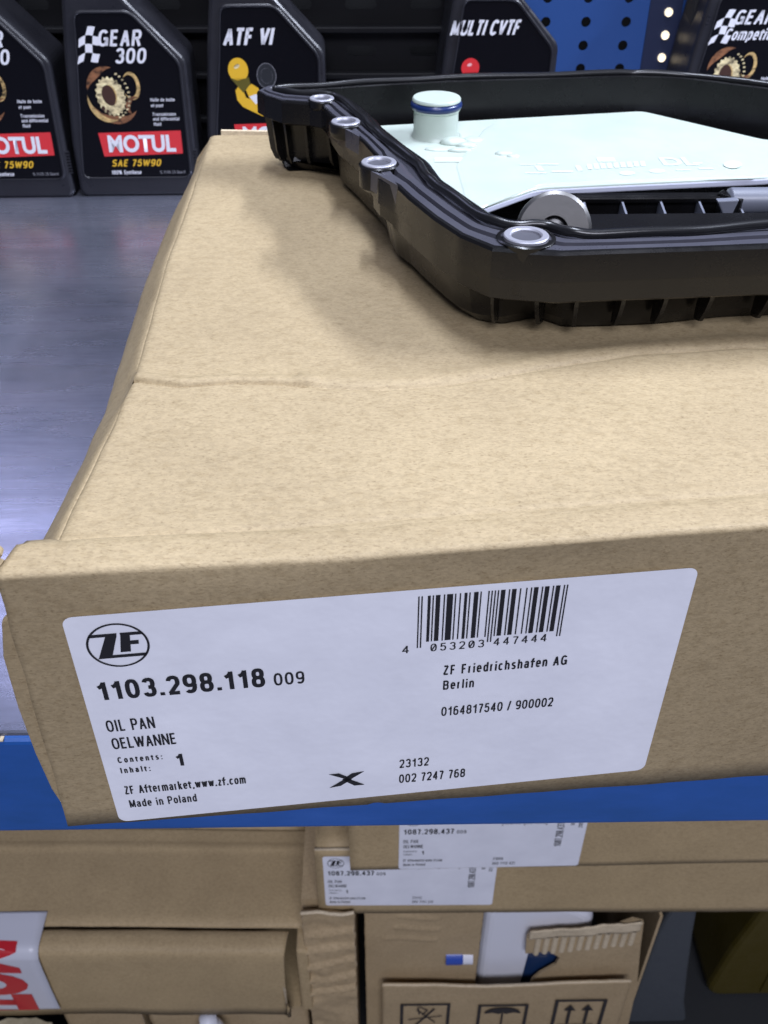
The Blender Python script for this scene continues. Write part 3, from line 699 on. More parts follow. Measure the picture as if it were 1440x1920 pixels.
def skin(bm, loops, closed_cap=None):
    R = [[bm.verts.new(p) for p in l] for l in loops]
    for a, b in zip(R, R[1:]):
        for k in range(N): bm.faces.new([a[k], a[(k+1) % N], b[(k+1) % N], b[k]])
    return R
R = skin(bm, LP); bm.faces.new(R[0][::-1])
# inner side: lip, wall, floor
def fl(i):
    return .1235
LI = [loop_pts(1.0, .0042, ZF_-.0020), loop_pts(1.0, .0046, ZF_-.0004), loop_pts(1.0, .0060, ZF_), loop_pts(1.0, .0072, ZF_-.0005), loop_pts(1.0, .0082, .150), loop_pts(1.0, .0105, .130), loop_pts(1.0, .0150, fl)]
R = skin(bm, LI); bm.faces.new(R[-1])
shell = bmo('pan_shell', bm, PAN, pan); 
for p in shell.data.polygons: p.use_smooth = len(p.vertices) == 4
shell.data.set_sharp_from_angle(angle=radians(17))
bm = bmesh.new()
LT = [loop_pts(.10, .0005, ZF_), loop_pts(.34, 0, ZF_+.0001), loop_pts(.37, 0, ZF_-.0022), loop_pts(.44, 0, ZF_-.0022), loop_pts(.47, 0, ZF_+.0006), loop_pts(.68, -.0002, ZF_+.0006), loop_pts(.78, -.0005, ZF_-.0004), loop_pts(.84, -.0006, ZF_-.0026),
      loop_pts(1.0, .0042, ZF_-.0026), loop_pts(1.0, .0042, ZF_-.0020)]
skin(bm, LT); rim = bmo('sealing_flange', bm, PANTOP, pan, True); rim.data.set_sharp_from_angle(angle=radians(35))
bm = bmesh.new(); tube(bm, [Vector((g.x+NRM[i].x*.0012, g.y+NRM[i].y*.0012, ZF_+.0004+.0003*sin(i*.7))) for i, g in enumerate(GAS)], .0021, 10)
bm2 = bmesh.new()
bmo('rubber_gasket', bm, RUB, pan, True)
# bolt bosses and sleeves
BO = [(.0640,.3725,.0122,1,.141), (.0052,.4640,.0098,.92,.1510), (-.0118,.5310,.0090,.84,.1555), (-.0262,.5765,.0078,.76,.1580), (.318,.372,.0120,1,.141), (.3215,.45,.011,1,.141), (.3215,.53,.011,1,.141), (.312,.574,.011,1,.141)]
for bx_, by_, r, k, zb_ in BO:
    bm = bmesh.new(); T_ = Matrix.Translation((bx_, by_, 0))
    lathe(bm, [(r*.80, zb_), (r*.97, zb_+.0015), (r, .1595), (r, ZF_+.0006), (r*.93, ZF_+.0012), (r*.86, ZF_+.0012), (r*.84, ZF_+.0004), (.0, ZF_+.0004)], T_, 36)
    b = bmo('bolt_boss', bm, PANTOP if False else PAN, pan, True); b.data.set_sharp_from_angle(angle=radians(40))
    bm = bmesh.new(); q = .0093*k
    lathe(bm, [(q, ZF_-.002), (q, ZF_+.0016), (q-.0004, ZF_+.0020), (q-.0026*k, ZF_+.0020), (q-.0032*k, ZF_+.0014), (q-.0034*k, ZF_-.002)], T_, 36, True)
    s_ = bmo('metal_sleeve', bm, SLEEVE, pan, True); s_.data.set_sharp_from_angle(angle=radians(40))
    bm = bmesh.new(); lathe(bm, [(q-.0028*k, ZF_+.0004), (q-.0028*k, ZF_+.0008), (0, ZF_+.0006)], T_, 24); bmo('bolt_hole', bm, HOLE, pan)
# webs beside the bosses
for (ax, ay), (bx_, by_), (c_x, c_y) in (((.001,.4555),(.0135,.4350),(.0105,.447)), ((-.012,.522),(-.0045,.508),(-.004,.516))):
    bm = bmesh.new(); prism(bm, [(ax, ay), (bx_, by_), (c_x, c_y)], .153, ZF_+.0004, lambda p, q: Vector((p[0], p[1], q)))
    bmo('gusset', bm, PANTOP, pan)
# under-side ribs
acc = 0; last = None; rib0 = None
for i in range(N):
    p, q = OUT[i], OUT[(i+1) % N]; acc += (q-p).length
    if acc > (.0172 if OUT[i].y < .45 else .0115) :
        acc = 0
        if lft(i) > .5 or (OUT[i].x < .03 and OUT[i].y < .5): continue
        d = (q-p).normalized(); nn = NRM[i]; w_ = .0009
        tz = skz(i)-.001
        base = OUT[i].lerp(GAS[i], .05)
        dep = (OUT[i].lerp(GAS[i], .5)+nn*.010 - base).length
        a_ = .36-.26*lft(i); pr = [(dep*a_, tz), (dep*(a_+.04), tz-.005), (dep*(a_+.16), .1285), (dep*(a_+.34), .1225), (dep*.9, .1215), (dep, .1215), (dep, tz)]
        bm = bmesh.new(); prism(bm, pr, -w_, w_, lambda a, b: Vector((*(base+nn*a[0]+d*b), a[1])))
        bmo('rib', bm, PAN, pan)
# inside: front ledge, beam, fins, bracket, tube
bm = bmesh.new()
prism(bm, [(.060,.399),(.30,.396),(.30,.440),(.195,.4395),(.100,.4385),(.062,.4250)], .1235, .1475, lambda p, q: Vector((p[0], p[1], q))); bevel(bmo('inner_ledge', bm, PAN, pan), .001)
bm = bmesh.new(); box(bm, .086, .176, .463, .468, .1235, .1470); box(bm, .086, .176, .4605, .463, .1440, .1470)
prism(bm, [(.172, .463), (.180, .452), (.183, .455), (.176, .468)], .128, .1485, lambda p, q: Vector((p[0], p[1], q)))
bevel(bmo('inner_beam', bm, PAN, pan), .0008)
for k in range(5):
    bm = bmesh.new(); x = .106+k*.0190
    prism(bm, [(.4385, .1235), (.4630, .1235), (.4630, .1455), (.4480, .1425), (.4400, .1320)], -.0005, .0005, lambda p, q: Vector((x+q, p[0], p[1]))); bmo('inner_fin', bm, GREYPL, pan)
bm = bmesh.new(); prism(bm, [(.1675, .1495), (.1780, .1500), (.1765, .1440), (.1745, .1380), (.1715, .1370), (.1715, .1430)], 0, .004, lambda p, q: Vector((p[0], .4485+q, p[1]))); bevel(bmo('bracket', bm, GREYPL, pan), .0006)
bm = bmesh.new(); lathe(bm, [(.0058, 0), (.0062, .001), (.0062, .02), (.0066, .021), (.0066, .024), (.0062, .025), (.0062, .14), (.0, .14)], Matrix.Translation((.177, .4600, .1455)) @ Matrix.Rotation(pi/2, 4, 'Y'), 24)
bmo('suction_tube', bm, GREYPL, pan, True)
# magnet disc leaning on the ledge
MM = Matrix.Translation((.0818, .4070, .1520)) @ Matrix.Rotation(radians(-8), 4, 'Z') @ Matrix.Rotation(radians(74), 4, 'X')
bm = bmesh.new(); lathe(bm, [(.0060, -.0015), (.0060, .0012), (.0064, .0016), (.0152, .0016), (.0166, .0006), (.0166, -.0012), (.0162, -.0015)], MM, 56, True)
o = bmo('magnet_disc', bm, MAGN, pan, True); o.data.set_sharp_from_angle(angle=radians(25))
bm = bmesh.new(); lathe(bm, [(.0060, .0000), (.0048, .0008), (0, .0011)], MM, 24); bmo('magnet_post', bm, RUB, pan, True)
# pale filter
ZP = .1450
A = lambda px, py, z=ZP: atz(px, py, z).xy
pl = [(.0000,.5100), A(892, 392), A(1005, 352), A(1140, 345), A(1440, 331), (.262,.512), (.268,.560), A(1440, 262), A(1205, 207), A(700, 235), (-.0200,.585), (-.0120,.555)]
pl = [tuple(p) for p in pl]
rp = roundpoly(pl, .006)
bm = bmesh.new(); prism(bm, rp, ZP-.0045, ZP-.0012, lambda p, q: Vector((p[0], p[1], q)))
o = bmo('filter_flange', bm, mat('milky_edge', (.55, .57, .68), .35), pan); bevel(o, .0008)
bm = bmesh.new(); prism(bm, [tuple(Vector(p).lerp(Vector((.12, .55)), .006)) for p in rp], ZP-.0030, ZP, lambda p, q: Vector((p[0], p[1], q)))
fp = bevel(bmo('filter_plate', bm, FILT, pan), .0012, 3)
B = lambda px, py: tuple(atz(px, py, ZP+.003).xy)
hi = roundpoly([B(905, 232), B(928, 219), B(1235, 250), B(1330, 290), B(1425, 322), B(1140, 330), B(1010, 337), B(900, 380), B(870, 372), B(850, 300)], .004)
bm = bmesh.new(); c_ = sum((Vector(p) for p in hi), Vector((0, 0)))/len(hi)
r0_ = [bm.verts.new((*Vector(p), ZP-.0004)) for p in hi]; r1_ = [bm.verts.new((*Vector(p).lerp(c_, .035), ZP+.0003)) for p in hi]; r3_ = [bm.verts.new((*Vector(p).lerp(c_, .07), ZP+.0004)) for p in hi]
for a_, b_ in ((r0_, r1_), (r1_, r3_)):
    for k in range(len(hi)): bm.faces.new([a_[k], a_[(k+1) % len(hi)], b_[(k+1) % len(hi)], b_[k]])
bm.faces.new(r3_); bmo('raised_panel', bm, FILT, fp)
NC = Vector((.0392, .5680, 0))
bm = bmesh.new(); Tn = Matrix.Translation(NC)
lathe(bm, [(.0145, ZP-.002), (.0137, ZP+.0008), (.0129, ZP+.0020), (.0128, ZP+.006), (.0128, .1590), (.0137, .1598), (.0137, .1608), (.0118, .1612), (.0118, .1642), (.0138, .1646), (.0138, .1656), (.0132, .1663), (.0100, .1665), (0, .1663)], Tn, 48)
nk = bmo('filter_neck', bm, FILT, pan, True); nk.data.set_sharp_from_angle(angle=radians(45))
bm = bmesh.new(); tube(bm, [NC+Vector((.0126*cos(a), .0126*sin(a), .1623)) for a in [2*pi*k/48 for k in range(48)]], .0022, 12); bmo('seal_ring', bm, ORING, nk, True)
bm = bmesh.new()   # moulded lumps by the neck
for px, py, rx, ry, h in ((850, 268, .008, .006, .003), (875, 275, .006, .004, .0025), (862, 283, .007, .003, .0018), (945, 290, .0055, .0035, .0020), (962, 294, .004, .003, .0015), (888, 262, .006, .005, .0012), (825, 280, .009, .004, .0012)):
    p = atz(px, py, ZP)
    lathe(bm, [(1, -.2), (.94, .35), (.7, .8), (.35, 1.0), (0, 1.0)], Matrix.Translation(p) @ Matrix.Diagonal((rx, ry, h, 1)), 20)
bmo('moulded_lump', bm, FILT, fp, True)
frp = lambda a, b, o_: Vector((a, b, ZP+.0002+o_))
frq = lambda a, b, o_: Vector((a, b, ZP+o_+.0016))
def quad(px0, py0, px1, py1, sk=0):
    z = ZP+.0018
    return [tuple(atz(px0, py1, z).xy), tuple(atz(px1, py1, z).xy), tuple(atz(px1+sk, py0, z).xy), tuple(atz(px0+sk, py0, z).xy)]
pm = [quad(815, 290, 873, 298)]
polys('raised_mark', pm, lambda a, b, o_: Vector((a, b, ZP+.0003)), FILTW, fp)
pm = [quad(975, 303, 1005, 305), quad(1008, 302, 1048, 304.5), quad(985, 318, 1025, 321), quad(1035, 315.5, 1075, 318.5), quad(1010, 306, 1022, 316, -8)]
for k in range(9): pm.append(quad(1103+k*12.5, 303-k*.7, 1112+k*12.5, 313-k*.7, -3))
pm += [quad(1084, 306, 1094, 316, -6), quad(1122, 291, 1156, 299, -4), quad(1270, 313, 1297, 315.5, -3), quad(1312, 310, 1340, 313, -3), quad(1270, 297, 1315, 304, 0)[:0] or quad(1300, 300, 1318, 303)]
polys('raised_mark', pm, frp, FILTW, fp)
for (px, py, rx, ry) in ((1177, 320, 15, 4), (1233, 316, 15, 4), (1375, 304, 17, 7)):
    e_ = [tuple(atz(px+rx*cos(a), py+ry*sin(a), ZP+.0018).xy) for a in [2*pi*k/24 for k in range(24)]]
    polys('raised_mark', [e_], frp, FILTW, fp)
z_ = ZP+.0018; a_ = atz(1246, 306, z_); b_ = atz(1312, 303, z_)
letters('raised_letters', 'DL', lambda u, v, o_: Vector((u, v, z_-.0012)), a_.x, b_.x, a_.y, .0135, FILTW, fp, .03)

# ================================================================== LOWER LEVEL
lsh = empty('lower_shelf', (0, .9, -1.3), 'dark lower shelf board under the stacked cartons', 'shelf')
bm = bmesh.new(); box(bm, -1.4, 1.6, .55, 1.5, -1.33, -1.30); bevel(bmo('shelf_board', bm, mat('dark_steel', (.035, .037, .04), .55, .3), lsh), .003)
bm = bmesh.new(); box(bm, -1.6, 1.8, 1.5, 1.53, -1.5, -.10); tag(bmo('wall', bm, mat('dark_wall', (.010, .008, .008), .8)), kind='structure')
bm = bmesh.new(); box(bm, -3, 3, -2, 3, -1.52, -1.50)
fm = mat('shop_floor', (.16, .16, .17), .5); _n = nz(fm, 8); bump(fm, _n.outputs[0], .1, .002)
tag(bmo('floor', bm, fm), kind='structure')

def sheet(name, fr, u0, u1, v0, v1, nu, nv, amp, mat_, parent, t=.003, sc=8, edge=0, seed=0, rimmat=None, fn=None):
    V = []
    for j in range(nv+1):
        for i in range(nu+1):
            u = u0+(u1-u0)*i/nu; v = v0+(v1-v0)*j/nv
            w_ = amp*noise.fractal(Vector((u*sc, v*sc, seed)), 1, 2, 3)
            eu = edge*noise.noise(Vector((v*60, seed, 1)))*(1 if i in (0, nu) else 0); ev = edge*noise.noise(Vector((u*60, seed, 2)))*(1 if j in (0, nv) else 0)
            if fn: w_ += fn(u, v)
            V.append(fr(u+eu, v+ev, w_))
    Fc = [[j*(nu+1)+i, j*(nu+1)+i+1, (j+1)*(nu+1)+i+1, (j+1)*(nu+1)+i] for j in range(nv) for i in range(nu)]
    o = pyd(name, V, Fc, mat_, parent, True); solid(o, t, 0)
    if rimmat: o.data.materials.append(rimmat); o.modifiers['solid'].material_offset_rim = 1
    return o
def carton(name, x0, x1, y0, y1, z0, z1, label, mt=KR2, rz=0, group=None, gap=True):
    t = empty(name, ((x0+x1)/2, (y0+y1)/2, z0), label, 'box', group)
    M = Matrix.Translation(((x0+x1)/2, (y0+y1)/2, 0)) @ Matrix.Rotation(rz, 4, 'Z') @ Matrix.Translation((-(x0+x1)/2, -(y0+y1)/2, 0))
    sheet('front_panel', lambda u, v, w_: M @ Vector((u, y0-w_, v)), x0, x1, z0, z1, 40, 12, .0012, mt, t, .004, 6, .0004, x0*7+z0, KEDGE)
    sheet('top_panel', lambda u, v, w_: M @ Vector((u, v, z1-.0021-abs(w_))), x0+.002, x1-.002, y0+.003, y1-.003, 30, 20, .0015, mt, t, .004, 6, 0, z1)
    bm = bmesh.new(); box(bm, x0, x0+.004, y0+.0022, y1-.0022, z0, z1-.005, M); bmo('side_panel', bm, mt, t)
    bm = bmesh.new(); box(bm, x1-.004, x1, y0+.0022, y1-.0022, z0, z1-.005, M); bmo('side_panel', bm, mt, t)
    bm = bmesh.new(); box(bm, x0, x1, y1-.002, y1+.002, z0, z1-.001, M); bmo('back_panel', bm, mt, t)
    bm = bmesh.new(); box(bm, x0+.005, x1-.005, y0+.003, y1-.003, z0, z0+.004, M); bmo('bottom_panel', bm, mt, t)
    return t, M
# two flat cartons with labels
cg = 'flat cartons stacked under the shelf'
tA, MA = carton('cardboard_box', -.068, .52, .630, 1.00, -.822, -.682, 'lower of two flat brown cartons with labels, its label showing a round logo', group=cg, rz=radians(-.6))
fa = lambda u, v, o_: MA @ Vector((-.0590+u*.985, .630-.0026-o_, -.6935+v))
tB, MB = carton('cardboard_box', -.029, .56, .605, .99, -.676, -.560, 'upper of two flat brown cartons, its label cut off by the blue shelf edge', group=cg, rz=radians(.4))
fb = lambda u, v, o_: MB @ Vector((.0260+u*.975, .605-.0026-o_, -.5655+v))
ship_label(fa, .210, .1080, tA, '1087.298.437', '009', '4053203447444', extra=True, xmark=False, batch=('23132', '002 7151 215'))
ship_label(fb, .210, .1080, tB, '1087.298.437', '009', '4053203447444', extra=True, xmark=False, batch=('23059', '002 7112 421'))

# open carton with handling marks
oc = empty('open_cardboard_box', (.17, .8, -1.30), 'torn open brown carton with umbrella and arrow handling marks on its flap', 'box')
YC = .672
frc = lambda u, v, w_: Vector((u, YC-w_, v))
def emb(u, v):
    s = 0
    for zz, a, b in ((-.905, .03, .085), (-.932, .025, .09), (-.960, .012, .085)):
        if a < u < b: s += .0022*math.exp(-((v-zz-.004*sin(u*60))/.0035)**2)
    return s
sheet('left_panel', frc, -.014, .146, -1.299, -.829, 60, 110, .0018, KR3, oc, .0045, 9, .0008, 3, KEDGE, emb)
# right panel, torn: polygon with a hole region left open
rp_ = [(.228, -1.299), (.398, -1.299), (.386, -1.10), (.372, -.985), (.366, -.925), (.350, -.918), (.335, -.930), (.30, -.940), (.214, -.948), (.210, -.962), (.212, -1.005), (.245, -1.000), (.262, -1.018), (.258, -1.040), (.238, -1.065), (.228, -1.085)]
from mathutils.geometry import tessellate_polygon
tri_ = tessellate_polygon([[Vector((a, b, 0)) for a, b in rp_]]); nr = len(rp_)
V = [(a, YC-.0032, b) for a, b in rp_]+[(a, YC+.0012, b) for a, b in rp_]
Fc = [list(t) for t in tri_]+[[k+nr for k in t][::-1] for t in tri_]+[[k, (k+1) % nr, (k+1) % nr+nr, k+nr] for k in range(nr)]
pyd('torn_panel', V, Fc, KR3, oc)
bm = bmesh.new()
for k in range(12):
    u0_ = .222+k*.0118; zt_ = -.958+.0012*k; zb_ = -1.004+.0020*k + .003*random.random()
    V_ = []
    for q in range(7):
        an = pi*q/6; V_.append((u0_+.0042-.0042*cos(an), .0036*sin(an)))
    for (a_, b_), (c2, d2) in zip(V_, V_[1:]):
        bm.faces.new([bm.verts.new((a_, YC-.0035-b_, zb_)), bm.verts.new((c2, YC-.0035-d2, zb_)), bm.verts.new((c2, YC-.0035-d2, zt_)), bm.verts.new((a_, YC-.0035-b_, zt_))])
tag(bmo('corrugation', bm, KEDGE, oc, True))
sheet('torn_liner', lambda u, v, w_: Vector((u, YC-.006-w_, v+(u-.2)*.13)), .212, .362, -.962, -.940, 40, 6, .004, KEDGE, oc, .002, 22, .003, 9)
bm = bmesh.new(); box(bm, .392, .396, .68, 1.05, -1.299, -.93); box(bm, -.014, -.010, .675, 1.05, -1.299, -.829); box(bm, -.010, .392, 1.046, 1.05, -1.299, -.829)
bmo('side_panels', bm, KR3, oc)
FY = .652
frf = lambda u, v, w_: Vector((u+(v+1.06)*-.02*(1 if u > .2 else -1)*0, FY-w_+(v+1.06)*.02, v+.010*math.exp(-((u-.17)/.10)**2)*-1*max(0, 1+(v+1.056)/.05)))
sheet('marked_flap', frf, .010, .366, -1.299, -1.052, 70, 50, .0014, KR3, oc, .0045, 8, .0006, 5, KEDGE)
fpz = lambda u, v, o_: Vector((u, FY+(v+1.06)*.02-.0048-o_, v))
def frame_box(x0, x1, zt, zb, w_=.0045): return [[(x0, zt), (x1, zt), (x1, zt-w_), (x0, zt-w_)], [(x0, zt-w_), (x0+w_, zt-w_), (x0+w_, zb), (x0, zb)], [(x1-w_, zt-w_), (x1, zt-w_), (x1, zb), (x1-w_, zb)], [(x0+w_, zb), (x1-w_, zb), (x1-w_, zb+w_), (x0+w_, zb+w_)]]
INKB = mat('box_ink', (.03, .026, .026), .6)
g = frame_box(.036, .109, -1.103, -1.215)
def stroke(a, b, w_=.0022):
    a, b = Vector(a), Vector(b); d = (b-a).normalized(); n_ = Vector((-d.y, d.x))*w_/2; return [tuple(a-n_), tuple(b-n_), tuple(b+n_), tuple(a+n_)]
polys('no_hooks_mark', g+[stroke((.048,-1.150),(.098,-1.140),.002), stroke((.060,-1.120),(.088,-1.160),.002), stroke((.086,-1.118),(.058,-1.170),.003), stroke((.062,-1.112),(.064,-1.135),.002), stroke((.064,-1.112),(.076,-1.122),.002), stroke((.076,-1.122),(.068,-1.136),.002)], fpz, INKB, oc)
um = [(.160,-1.136)]+[(.187-.027*cos(radians(a)), -1.136+.018*sin(radians(a))) for a in range(0, 181, 15)][1:-1]+[(.214,-1.136),(.203,-1.133),(.192,-1.137),(.187,-1.133),(.182,-1.137),(.171,-1.133)]
polys('umbrella_mark', frame_box(.150, .224, -1.109, -1.225)+[stroke((.187,-1.134),(.187,-1.185),.0025)], fpz, INKB, oc)
bm = bmesh.new(); f_ = bm.faces.new([bm.verts.new(fpz(a, b, .0002)) for a, b in um]); bmesh.ops.triangulate(bm, faces=[f_]); bmo('umbrella_mark', bm, INKB, oc)
ar = []
for cx in (.286, .312):
    ar += [stroke((cx, -1.124), (cx, -1.170), .0045), [(cx-.009, -1.130), (cx, -1.113), (cx+.009, -1.130)]]
polys('this_way_up_mark', frame_box(.262, .338, -1.098, -1.215, .005)+ar+[stroke((.272, -1.174), (.326, -1.174), .0025)], fpz, INKB, oc)

# things inside the open carton
WH = plastic('white_plastic', (.78, .79, .86), .4, .1)
NAVY = mat('navy_label', (.010, .035, .11), .4)
jug = empty('plastic_jug', (.2, .78, -1.29), 'white plastic jug with dark navy label inside the torn open carton', 'jug')
bm = bmesh.new(); prism(bm, roundpoly([(.150,-1.29),(.305,-1.29),(.305,-.935),(.270,-.905),(.222,-.900),(.160,-.898),(.150,-.92)], .018), .6815, .790, lambda p, q: Vector((p[0], q, p[1]))); bevel(bmo('body', bm, WH, jug), .014, 4, 40)
bm = bmesh.new(); prism(bm, roundpoly([(.212,-1.20),(.296,-1.20),(.296,-1.01),(.262,-.988),(.222,-.985)], .008), .6803, .6810, lambda p, q: Vector((p[0], q, p[1]))); nl = bmo('label', bm, NAVY, jug)
letters('small_print', 'FORMULATED FOR', lambda a, b, o_: Vector((a, .6800, b)), .222, .250, -1.030, .0030, PRGR, nl, 0)
letters('small_print', 'ALL ENGINES', lambda a, b, o_: Vector((a, .6800, b)), .222, .248, -1.037, .0030, PRGR, nl, 0)
bagl = empty('plastic_bag', (.27, .85, -.93), 'crumpled white plastic film sticking out of the torn open carton', 'bag')
V = []
for j in range(21):
    for i in range(41):
        x = .200+.155*i/40; y = .684+.16*j/20
        z = -.905+.055*min(1, j/8)+.010*noise.fractal(Vector((x*22, y*12, 3)), 1, 2, 4)+.006*abs(noise.noise(Vector((x*8, y*45, 0))))
        V.append((x, y, z))
solid(pyd('film', V, [[j*41+i, j*41+i+1, (j+1)*41+i+1, (j+1)*41+i] for j in range(20) for i in range(40)], WH, bagl, True), .0006)
cp = empty('bottle', (.13, .70, -1.29), 'bottle with blue cap and white label seen through the hand hole of the carton', 'bottle')
BLC = mat('blue_cap', (.03, .08, .42), .35)
bm = bmesh.new(); lathe(bm, [(.014, 0), (.0150, .002), (.0150, .024), (.0, .024)], Matrix.Translation((.124, .6775, -1.019)) @ Matrix.Rotation(-pi/2, 4, 'Y'), 28)
bmo('cap', bm, BLC, cp)
bm = bmesh.new(); lathe(bm, [(.0, 0), (.0145, .0), (.0145, .014), (0, .014)], Matrix.Translation((.138, .6775, -1.019)) @ Matrix.Rotation(-pi/2, 4, 'Y'), 28)
bmo('neck', bm, WH, cp)
# shadowed slot between the panels

# big carton at the left
bc = empty('cardboard_box', (-.35, .8, -1.08), 'long brown carton at lower left closed with red and white printed tape', 'box')
ZE = -.885; FE = .618
def edgez(u): return ZE - .015*max(0, (u+.41)/.3)*.9
# top rear flap
frt = lambda u, v, w_: Vector((u, v, edgez(u)+.0015+w_))
sheet('top_flap', frt, -.80, -.088, .6550, .800, 70, 30, .0014, KR2, bc, .004, 7, .0005, 1, KEDGE, lambda u, v: -.004*math.exp(-((v-.655)/.006)**2)*1 + .003*math.exp(-((v-.770)/.004)**2))
sheet('top_flap', frt, -.80, -.100, .800, .95, 30, 8, .001, KR2, bc, .004, 7, 0, 2, None, lambda u, v: .03*(v-.8)*3)
# front flap rolled over the front edge
V = []; nU = 90; pr = [(.6515, -.0030), (.648, .0004), (.640, .0012), (.632, .0008), (.6255, -.0010), (.6210, -.0045), (.6190, -.0100), (.6185, -.030), (.6180, -.06), (.6175, -.09), (.6180, -.12), (.619, -.150), (.6200, -.174)]
for i in range(nU+1):
    u = -.80+.686*i/nU
    for k, (y, dz) in enumerate(pr):
        V.append((u + (-.010*(k/12) if i == nU else 0), y+.0016*noise.fractal(Vector((u*9, dz*12, 4)), 1, 2, 3), edgez(u)+dz+.0008*noise.noise(Vector((u*30, k*.3, 1)))))
Fc = [[i*13+k, i*13+k+1, (i+1)*13+k+1, (i+1)*13+k] for i in range(nU) for k in range(12)]
o = pyd('front_panel', V, Fc, KR2, bc, True); solid(o, .004, -1); o.data.materials.append(KEDGE); o.modifiers['solid'].material_offset_rim = 1
bm = bmesh.new(); box(bm, -.104, -.088, .625, .95, -1.07, -.905); bevel(bmo('right_side_panel', bm, KR2, bc), .004)
bm = bmesh.new(); box(bm, -.80, -.106, .63, .95, -1.075, -1.068); bmo('bottom_panel', bm, KR2, bc)
# tape
TW = mat('tape_white', (.62, .63, .70), .35); TR = mat('tape_red', (.55, .02, .03), .35)
tp = [(.6720, .0048), (.6600, .0048), (.6515, .0042), (.640, .0036), (.632, .0032), (.6247, .0018), (.6190, -.0030), (.6158, -.0100), (.6148, -.03), (.6145, -.06), (.6142, -.09), (.6146, -.12), (.615, -.145)]
def tpt(s, x, o_=0):   # s = length along the tape
    L = [0]
    for (a, b), (c, d) in zip(tp, tp[1:]): L.append(L[-1]+math.hypot(c-a, d-b))
    s = max(0, min(L[-1]-1e-6, s))
    for k in range(len(tp)-1):
        if s <= L[k+1]:
            f = (s-L[k])/(L[k+1]-L[k]); y = tp[k][0]+(tp[k+1][0]-tp[k][0])*f; dz = tp[k][1]+(tp[k+1][1]-tp[k][1])*f
            t_ = Vector((0, tp[k+1][0]-tp[k][0], tp[k+1][1]-tp[k][1])).normalized(); n_ = Vector((0, t_.z, -t_.y))
            n_ = n_ if n_.y*-1+n_.z > 0 else -n_
            return Vector((x, y, edgez(x)+dz+.0003*noise.noise(Vector((x*40, s*40, 0))))) + n_*o_
V = []
for j in range(61):
    for i in range(9): V.append(tpt(.198*j/60, -.540+.107*i/8, .0006))
tape = solid(pyd('printed_tape', V, [[j*9+i, j*9+i+1, (j+1)*9+i+1, (j+1)*9+i] for j in range(60) for i in range(8)], TW, bc, True), .0003)
me = text_mesh('MOTUL', .06, .10)
bm = bmesh.new(); bm.from_mesh(me); bmesh.ops.subdivide_edges(bm, edges=bm.edges, cuts=3); bm.to_mesh(me); bm.free()
xs = [v.co.x for v in me.vertices]; ys = [v.co.y for v in me.vertices]; x0, x1, y0, y1 = min(xs), max(xs), min(ys), max(ys)
for v in me.vertices:
    a = (v.co.x-x0)/(x1-x0); b = (v.co.y-y0)/(y1-y0); v.co = tpt(.034+a*.250, -.570+b*.110, .0015)
me2 = me
bm = bmesh.new(); bm.from_mesh(me); kill = [f for f in bm.faces if all(v.co.z < edgez(v.co.x)-.1445 for v in f.verts)]
bmesh.ops.delete(bm, geom=kill, context='FACES'); bm.to_mesh(me); bm.free()
mobj('tape_lettering', me, TR, tape)
# crumpled bag carton beside it
cb = empty('cardboard_box', (-.06, .75, -1.3), 'small crumpled brown carton wedged between long carton and open carton', 'box')
def wr(u, v): return .0065*sum(math.exp(-((v-z0-.25*(u+.06))/.0035)**2) for z0 in (-.865, -.905, -.945, -1.02, -.985)) + .008*math.exp(-((v+.80)/.01)**2)
sheet('front_panel', lambda u, v, w_: Vector((u, .632-w_*1.3, v)), -.092, -.026, -1.299, -.800, 40, 140, .005, KR3, cb, .004, 16, .002, 8, KEDGE, wr)
bm = bmesh.new(); box(bm, -.092, -.026, .64, .90, -1.299, -.803); bmo('rear_body', bm, KR3, cb)
cc = empty('cardboard_box', (-.06, .95, -1.3), 'brown carton in deep shade behind the crumpled carton', 'box')
bm = bmesh.new(); box(bm, -.12, -.036, .905, 1.2, -1.299, -.60); bevel(bmo('front_panel', bm, KR3, cc), .003)
# stack below the long carton
ce = empty('cardboard_box', (-.35, .80, -1.30), 'brown carton under the long taped carton at bottom left', 'box')
sheet('front_panel', lambda u, v, w_: Vector((u, .640-w_, v)), -.448, -.338, -1.299, -1.078, 20, 20, .002, KR3, ce, .004, 9, .001, 4, KEDGE)
bm = bmesh.new(); box(bm, -.448, -.338, .645, .93, -1.299, -1.080); bmo('rear_body', bm, KR3, ce)
ce = empty('cardboard_box', (-.20, .80, -1.30), 'second brown carton under the long carton, left of the crumpled one', 'box')
sheet('front_panel', lambda u, v, w_: Vector((u, .650-w_, v)), -.332, -.100, -1.299, -1.078, 30, 20, .004, KR3, ce, .004, 14, .003, 14, KEDGE)
bm = bmesh.new(); box(bm, -.332, -.100, .660, .93, -1.299, -1.080); bmo('rear_body', bm, KR3, ce)
pp = empty('paper_bundle', (-.55, .70, -1.30), 'crumpled beige packing paper at the bottom left corner', 'paper')
V = []
for j in range(31):
    for i in range(41):
        u = -.78+.325*i/40; v = -1.299+.222*j/30
        V.append((u, .625-.012*abs(noise.fractal(Vector((u*18, v*18, 1)), 1, 2, 4)), v))
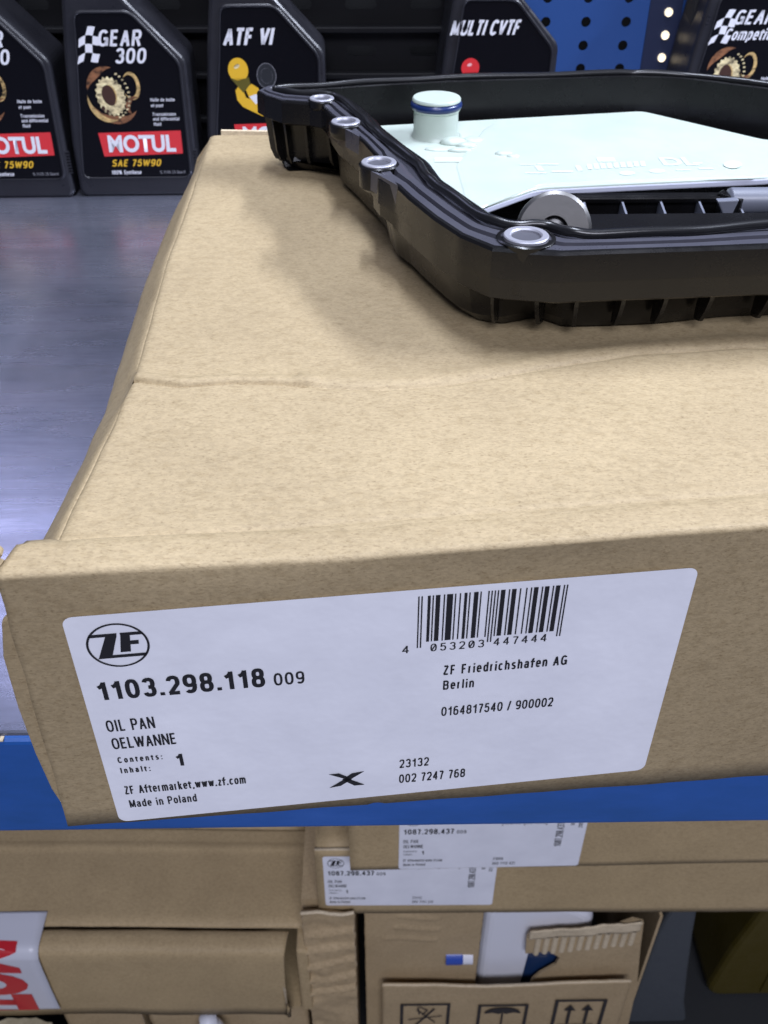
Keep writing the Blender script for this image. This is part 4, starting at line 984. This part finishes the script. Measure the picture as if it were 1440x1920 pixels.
solid(pyd('sheet', V, [[j*41+i, j*41+i+1, (j+1)*41+i+1, (j+1)*41+i] for j in range(30) for i in range(40)], kraft('packing_paper', (.50, .44, .30), .8), pp), .08, 1)
bt = empty('spray_can', (-.24, .625, -1.30), 'white capped can just showing below the long carton', 'can')
bm = bmesh.new(); lathe(bm, [(.020, -1.299), (.020, -1.12), (.015, -1.105), (.012, -1.103), (.012, -1.082), (.0, -1.081)], Matrix.Translation((-.238, .622, 0)), 28); bmo('body', bm, WH, bt, True)
# dim things at right
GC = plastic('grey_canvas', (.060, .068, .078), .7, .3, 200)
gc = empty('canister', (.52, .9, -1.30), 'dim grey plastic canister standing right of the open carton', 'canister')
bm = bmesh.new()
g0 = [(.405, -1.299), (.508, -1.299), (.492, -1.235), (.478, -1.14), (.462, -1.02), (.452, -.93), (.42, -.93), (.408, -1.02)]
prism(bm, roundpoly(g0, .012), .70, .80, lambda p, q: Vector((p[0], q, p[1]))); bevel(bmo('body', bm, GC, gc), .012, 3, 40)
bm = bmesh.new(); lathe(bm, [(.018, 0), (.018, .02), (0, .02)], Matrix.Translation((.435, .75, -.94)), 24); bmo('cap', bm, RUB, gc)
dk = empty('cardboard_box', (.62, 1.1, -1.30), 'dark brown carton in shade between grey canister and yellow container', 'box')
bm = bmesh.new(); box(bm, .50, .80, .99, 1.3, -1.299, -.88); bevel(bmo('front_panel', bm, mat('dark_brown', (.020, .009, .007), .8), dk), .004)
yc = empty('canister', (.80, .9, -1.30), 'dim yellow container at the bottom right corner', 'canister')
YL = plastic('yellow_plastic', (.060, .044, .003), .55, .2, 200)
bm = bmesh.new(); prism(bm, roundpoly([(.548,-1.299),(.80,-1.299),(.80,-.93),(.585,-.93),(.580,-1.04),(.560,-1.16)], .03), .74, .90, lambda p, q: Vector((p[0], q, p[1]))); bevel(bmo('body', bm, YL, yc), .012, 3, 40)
bm = bmesh.new()
for k in range(4): box(bm, .635+k*.04, .641+k*.04, .737, .7405, -1.28, -.97)
bmo('moulded_rib', bm, YL, yc)
